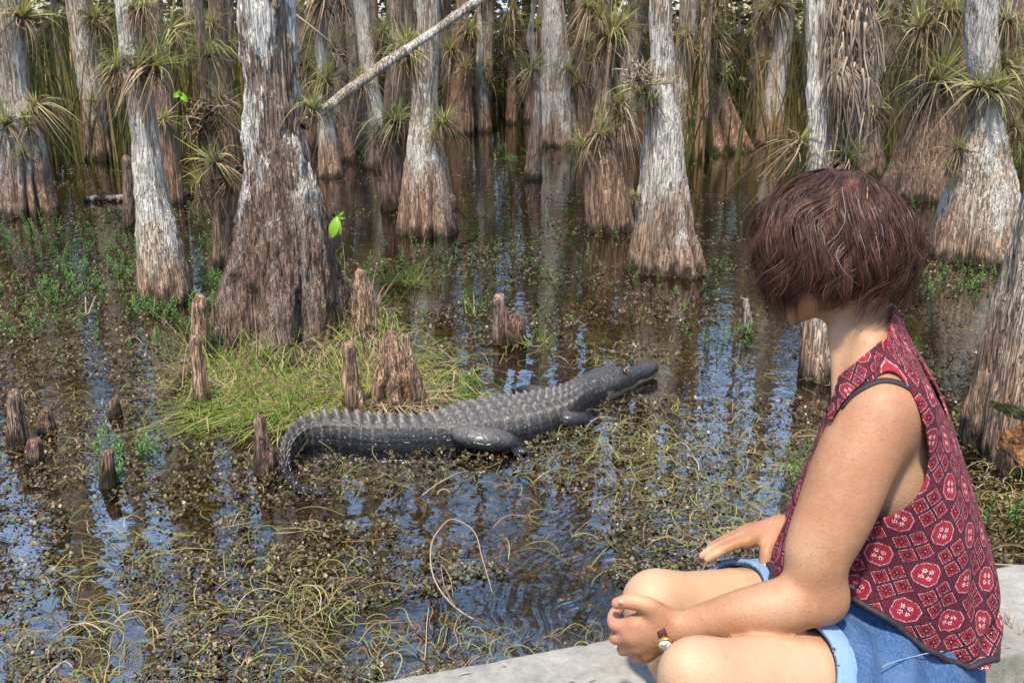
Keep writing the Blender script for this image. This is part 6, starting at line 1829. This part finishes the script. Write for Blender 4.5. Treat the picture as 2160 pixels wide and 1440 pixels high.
    uvs = np.stack(np.meshgrid(np.linspace(0, 0.26, 70), np.linspace(0, 0.031, 9), indexing='ij'), -1).reshape(-1, 2)
    so = add('shoulder_strap', Vs[:630] - R0, q_, M['print'], o, uv=uvs); md = so.modifiers.new('thick', 'SOLIDIFY'); md.thickness = 0.002
    so = add('shoulder_strap', Vs[630:] - R0, q_[:, ::-1], M['print'], o, uv=uvs); md = so.modifiers.new('thick', 'SOLIDIFY'); md.thickness = 0.002
    # ---------------- bra strap over the near shoulder
    pts = hits(catmull([(1774, 858, 0), (1794, 834, 0), (1824, 814, 0), (1860, 801, 0), (1900, 807, 0), (1932, 826, 0), (1954, 848, 0)], 40)[:, :2], 0.0022, B)
    t_, s_, n_ = frames(pts); nn = B.grad(pts); sd = np.cross(t_, nn); sd /= np.linalg.norm(sd, axis=1, keepdims=True)
    gg = Geo(); ribbons(gg, pts[None], sd[None], np.full((1, 40), 0.0085))
    Vs, Fs = gg.get(); so = add('bra_strap', Vs - R0, Fs, M['black_cloth'], root)
    md = so.modifiers.new('thick', 'SOLIDIFY'); md.thickness = 0.0018
    # ---------------- denim shorts with turned-up cuffs
    Sh = Field()
    sh_lv = [(1180, 1682, 2050, 0.158), (1320, 1684, 2062, 0.178), (1440, 1712, 2060, 0.182), (1530, 1756, 2020, 0.160)]
    fn3, lo3, hi3, at_s = section_field(sh_lv)
    Sh.func(fn3, lo3, hi3, 0.03)
    Sh.chain([HN, HN + (KN - HN) * 0.45, HN + (KN - HN) * 0.85], [0.100, 0.0925, 0.0665], 0.035)
    Sh.chain([HF, HF + (KF - HF) * 0.45, HF + (KF - HF) * 0.85], [0.099, 0.0895, 0.0655], 0.03)
    V, F = Sh.mesh(0.0055)
    axn = (KN - HN) / np.linalg.norm(KN - HN); axf = (KF - HF) / np.linalg.norm(KF - HF)
    n1 = axn * 0.90 + UPV * 0.42; n1 /= np.linalg.norm(n1); n2 = axf * 0.76 + UPV * 0.62; n2 /= np.linalg.norm(n2)
    c1 = P(1732, 1372, 1.20); c2 = P(1566, 1238, 1.45)
    def legside(V): return (np.linalg.norm(np.cross(V - HN, axn), axis=1) - 0.0) < (np.linalg.norm(np.cross(V - HF, axf), axis=1))
    ln = legside(V)
    g1, g2 = (V - c1) @ n1, (V - c2) @ n2
    gleg = np.where(ln, g1, g2)
    crease = 0.0065 * np.sin(g1 * 62 + 3 * np.sin(V[:, 2] * 20)) * sstep(-0.02, -0.10, g1) * sstep(-0.30, -0.12, g1)
    nrm = Sh.grad(V)
    Vc = V + nrm * crease[:, None] + nrm * (0.003 * (fbm(V * 14, 7, 3) - 0.5))[:, None]
    V2, F2 = clip_mesh(Vc, F, gleg)
    so = add('shorts', V2 - R0, F2, M['denim'], root)
    md = so.modifiers.new('thick', 'SOLIDIFY'); md.thickness = 0.003; md.offset = 1
    for which, cc, nn_ in ((True, c1, n1), (False, c2, n2)):
        m = ln if which else ~ln
        gg_ = (V - cc) @ nn_
        band = np.maximum(gg_ - 0.002, -(gg_ + 0.026))
        band = np.where(m, band, 1.0)
        V3, F3 = clip_mesh(V + nrm * 0.0045, F, band)
        co = add('cuff', V3 - R0, F3, M['denim_cuff'], so)
        md = co.modifiers.new('thick', 'SOLIDIFY'); md.thickness = 0.007; md.offset = 0
    sp = catmull([P(1800, 1424, 1.22), P(1858, 1406, 1.22), P(1930, 1384, 1.24), P(1972, 1372, 1.27)], 60)
    sp = Sh.project(sp, 0.0105, 8)
    gg = Geo(); tube(gg, sp, 0.0009 * (1 + 0.35 * np.sin(np.arange(60) * 2.1)), 5)
    Vs, Fs = gg.get(); add('seam', Vs - R0, Fs, M['stitch'], so)
    # ---------------- nails and eyes
    def ellipsoid(name, c, ax, r, mat):
        a = np.linspace(0, np.pi, 9); b = np.linspace(0, 2 * np.pi, 14, endpoint=False)
        Vs = np.stack([np.sin(a)[:, None] * np.cos(b) * r[0], np.sin(a)[:, None] * np.sin(b) * r[1], (np.cos(a)[:, None] + 0 * b) * r[2]], -1).reshape(-1, 3) @ np.array(ax)
        return add(name, Vs + c - R0, grid_faces(9, 14), M[mat], root)
    tp = B.project(P(1612, 1199, 1.46)[None], 0.0, 6)[0]; nn_ = B.grad(tp[None])[0]
    tv = P(1610, 1203, 1.474) - P(1614, 1186, 1.478); tv /= np.linalg.norm(tv); sv = np.cross(tv, nn_)
    ellipsoid('nail', tp, [tv, sv, nn_], (0.0065, 0.0052, 0.0016), 'nail')
    tp = B.project(P(1303, 1268, 1.25)[None], 0.0, 6)[0]; nn_ = B.grad(tp[None])[0]
    ellipsoid('nail', tp, [np.array([-1, 0, 0.0]), np.cross([-1, 0, 0.0], nn_), nn_], (0.0062, 0.0048, 0.0014), 'nail')
    for sg in (-1, 1): ellipsoid('eye', hp(0.080, sg * 0.030, 0.0), [HF_, HL_, HU_], (0.012, 0.012, 0.012), 'eye_white')
    # ---------------- hair
    rng = np.random.default_rng(12)
    hc = P(1766, 516, 1.50)
    ra, rb, rc = 0.123, 0.113, 0.112
    POLE = UPV * 0.90 - HL_ * 0.40 - HF_ * 0.10; POLE /= np.linalg.norm(POLE)      # the parting, on her far side
    PX = HF_ - POLE * (HF_ @ POLE); PX /= np.linalg.norm(PX); PY = np.cross(POLE, PX)
    def dirs(th, ph):
        return (np.sin(th) * np.cos(ph))[..., None] * PX + (np.sin(th) * np.sin(ph))[..., None] * PY + np.cos(th)[..., None] * POLE
    def shell(D, rho):
        f_, l_, u_ = D @ HF_, D @ HL_, D @ UPV
        rc_ = np.where(u_ > 0, rc, 0.145)
        R = 1 / np.sqrt((f_ / ra) ** 2 + (l_ / rb) ** 2 + (u_ / rc_) ** 2)
        return hc + D * (R * rho)[..., None]
    a = np.linspace(0.0, np.radians(150), 40); b = np.linspace(0, 2 * np.pi, 60, endpoint=False)
    Am, Bm = np.meshgrid(a, b, indexing='ij')
    D_ = dirs(Am, Bm)
    cap = shell(D_, 0.88 + 0.02 * np.sin(Bm * 7) + 0 * Am)
    Vq = cap.reshape(-1, 3); rel = Vq - hc
    gq = np.maximum(-0.058 - rel @ UPV, np.minimum(rel @ HF_ - 0.070, 0.025 - rel @ UPV))
    Vq, Qc = clip_mesh(Vq, grid_faces(40, 60), gq)
    hair = add('hair', Vq - R0, Qc, M['hair_under'], root)
    nc, per, K_ = 600, 35, 15
    g = Geo()
    s = np.linspace(0, 1, K_); dense = np.linspace(0, 1, 70)
    for c in range(nc):
        ph0 = rng.uniform(0, 2 * np.pi)
        layer = rng.random()
        th0 = np.radians(abs(rng.normal(0, 26)))
        n = per
        amp = rng.uniform(0.12, 0.26); frq = rng.uniform(7.5, 9.5); p0 = 2.6 * math.sin(2 * ph0 + 0.6) + 1.3 * math.sin(5 * ph0) + rng.normal(0, 0.55); curl = 0.55 * math.sin(3 * ph0 + 1.0) + rng.normal(0, 0.35)
        rho_c = 0.89 + 0.105 * layer
        d0 = dirs(np.array([np.radians(100)]), np.array([ph0]))[0]
        fwd = d0 @ HF_
        uend = 0.088 + 0.010 * max(fwd, 0) - 0.018 * max(-fwd, 0) + rng.normal(0, 0.010) - (0.085 * rng.random() ** 1.6 if layer > 0.45 else 0)
        dphi = rng.normal(0, 0.035, n)[:, None]; dth = rng.normal(0, 0.05, n)[:, None]; dr = rng.normal(0, 0.012, n)[:, None]
        TH = th0 + dth + (np.radians(165) - th0) * dense[None]
        PH = ph0 + dphi * (1.9 - 1.35 * dense[None]) / np.maximum(np.sin(np.clip(TH, 0.25, 2.6)), 0.35) + amp * np.sin(frq * dense[None] * 1.5 + p0) * (0.3 + 0.9 * dense[None])
        pd = shell(dirs(np.clip(TH, 0.01, None), PH), rho_c + dr * (0.4 + dense[None]))
        below = ((pd - hc) @ UPV) < -(uend + rng.normal(0, 0.006, n))[:, None]
        kend = np.where(below.any(1), below.argmax(1), 69) / 69.0
        tq = kend[:, None] * s[None]
        ii = np.clip((tq * 69).astype(int), 0, 68); fr_ = (tq * 69 - ii)[..., None]
        ar = np.arange(n)[:, None]
        pth = pd[ar, ii] * (1 - fr_) + pd[ar, ii + 1] * fr_
        out = pth - hc; out /= np.linalg.norm(out, axis=2, keepdims=True)
        tw_ = s[None, :, None] ** 3
        tang = np.cross(UPV, out)
        # loose wave along the lock, ends rolling under or flicking out
        wave = 0.0085 * np.sin(frq * s * 1.3 + p0 + 1.2)[None, :, None] * (0.25 + s[None, :, None])
        pth = pth + out * wave + tang * (curl * 0.040 * tw_) - out * (0.012 + 0.026 * (curl < 0)) * tw_ * (1 if rng.random() < 0.72 else -0.8) + UPV * (0.014 * tw_ ** 2 * rng.random()) - out * (0.030 * max(-fwd, 0)) * tw_
        pth = pth + rng.normal(0, 0.0022, (n, 1, 3)) * s[None, :, None] + ((rng.random(n) < 0.06)[:, None, None] * out * 0.014 * s[None, :, None] ** 2)
        t = np.gradient(pth, axis=1)
        sd = np.cross(t, out); sd /= np.linalg.norm(sd, axis=2, keepdims=True) + 1e-9
        tw = rng.normal(0, 0.5, n)[:, None, None]
        sd = sd * np.cos(tw) + out * np.sin(tw)
        wd = np.full((n, K_), 0.00078) * rng.uniform(0.6, 1.3, n)[:, None] * np.interp(s, [0, 0.1, 0.8, 1], [0.6, 1, 0.9, 0.2])[None]
        ribbons(g, pth, sd, wd)
    Vh, Fh = g.get()
    tag(add('hair_strands', Vh - R0, Fh, M['hair'], hair), kind='stuff')
    # ---------------- wrist watch
    ax = (P(1480, 1315, 1.252) - W1); ax /= np.linalg.norm(ax)
    c = P(1408, 1331, 1.262) + ax * 0.0
    e1 = np.cross(ax, [0, -1, 0.2]); e1 /= np.linalg.norm(e1); e2 = np.cross(ax, e1)
    angs = np.linspace(0, 2 * np.pi, 64, endpoint=False)
    def rim(shift, lift):
        out = []
        cc = c + ax * shift
        rr = np.linspace(0.008, 0.06, 120)
        for q in angs:
            dq = e1 * math.cos(q) + e2 * math.sin(q)
            dd = B(cc + dq * rr[:, None]); i = np.argmax(dd > 0.0)
            out.append(rr[i])
        out = np.minimum(np.array(out), np.median(out) * 1.22) + lift
        out = np.array([cc + (e1 * math.cos(q) + e2 * math.sin(q)) * o__ for q, o__ in zip(angs, out)])
        for _ in range(3): out = (np.roll(out, 1, 0) + out * 2 + np.roll(out, -1, 0)) / 4
        return out
    wroot = tag(empty('wrist_watch', c), "small gold watch with white dial and brown leather strap on the person's wrist", 'watch')
    prof = [(-0.0065, 0.0006), (-0.0062, 0.0024), (0.0, 0.0032), (0.0062, 0.0024), (0.0065, 0.0006)]
    ring = np.array([rim(a_, b_) for a_, b_ in prof])
    add('strap', ring.reshape(-1, 3) - c, grid_faces(5, 64), M['leather'], wroot)
    wd = np.array([0.05, -0.97, -0.02]); wd -= ax * (wd @ ax); wd /= np.linalg.norm(wd)
    q = [ (np.dot(p_ - c, wd)) for p_ in ring[2]]; top = ring[2][int(np.argmax(q))]
    u1 = ax; u2 = np.cross(wd, u1)
    def disc(name, prof, mat, par):
        th = np.linspace(0, 2 * np.pi, 40, endpoint=False)
        Vd = np.concatenate([top - c + wd * h_ + r_ * (np.cos(th)[:, None] * u1 + np.sin(th)[:, None] * u2) for r_, h_ in prof])
        k = len(prof)
        Vd = np.concatenate([Vd, [top - c + wd * prof[-1][1]]])
        j = np.arange(40)
        return add(name, Vd, [grid_faces(k, 40), np.stack([np.full(40, k * 40), (k - 1) * 40 + j, (k - 1) * 40 + (j + 1) % 40], -1)], M[mat], par)
    case = disc('case', [(0.0118, -0.003), (0.0128, -0.0005), (0.0128, 0.003), (0.0115, 0.0046), (0.0103, 0.0048), (0.0100, 0.0040), (0.001, 0.0040)], 'gold', wroot)
    disc('dial', [(0.0099, 0.0041), (0.0099, 0.00435), (0.0005, 0.00435)], 'dial', wroot)
    for ang, ln_ in ((0.9, 0.0055), (2.6, 0.0075)):
        g = Geo(); a0 = top - c + wd * 0.0049; a1 = a0 + (u1 * math.cos(ang) + u2 * math.sin(ang)) * ln_
        tube(g, np.array([a0, (a0 + a1) / 2, a1]), 0.0004, 4); Vd, Fd = g.get(); add('hand', Vd, Fd, M['black_cloth'], wroot)
    g = Geo(); a0 = top - c + wd * 0.001 + u1 * 0.0128; tube(g, np.array([a0, a0 + u1 * 0.0015, a0 + u1 * 0.003]), 0.0017, 10); Vd, Fd = g.get(); add('crown_knob', Vd, Fd, M['gold'], wroot)
woman()
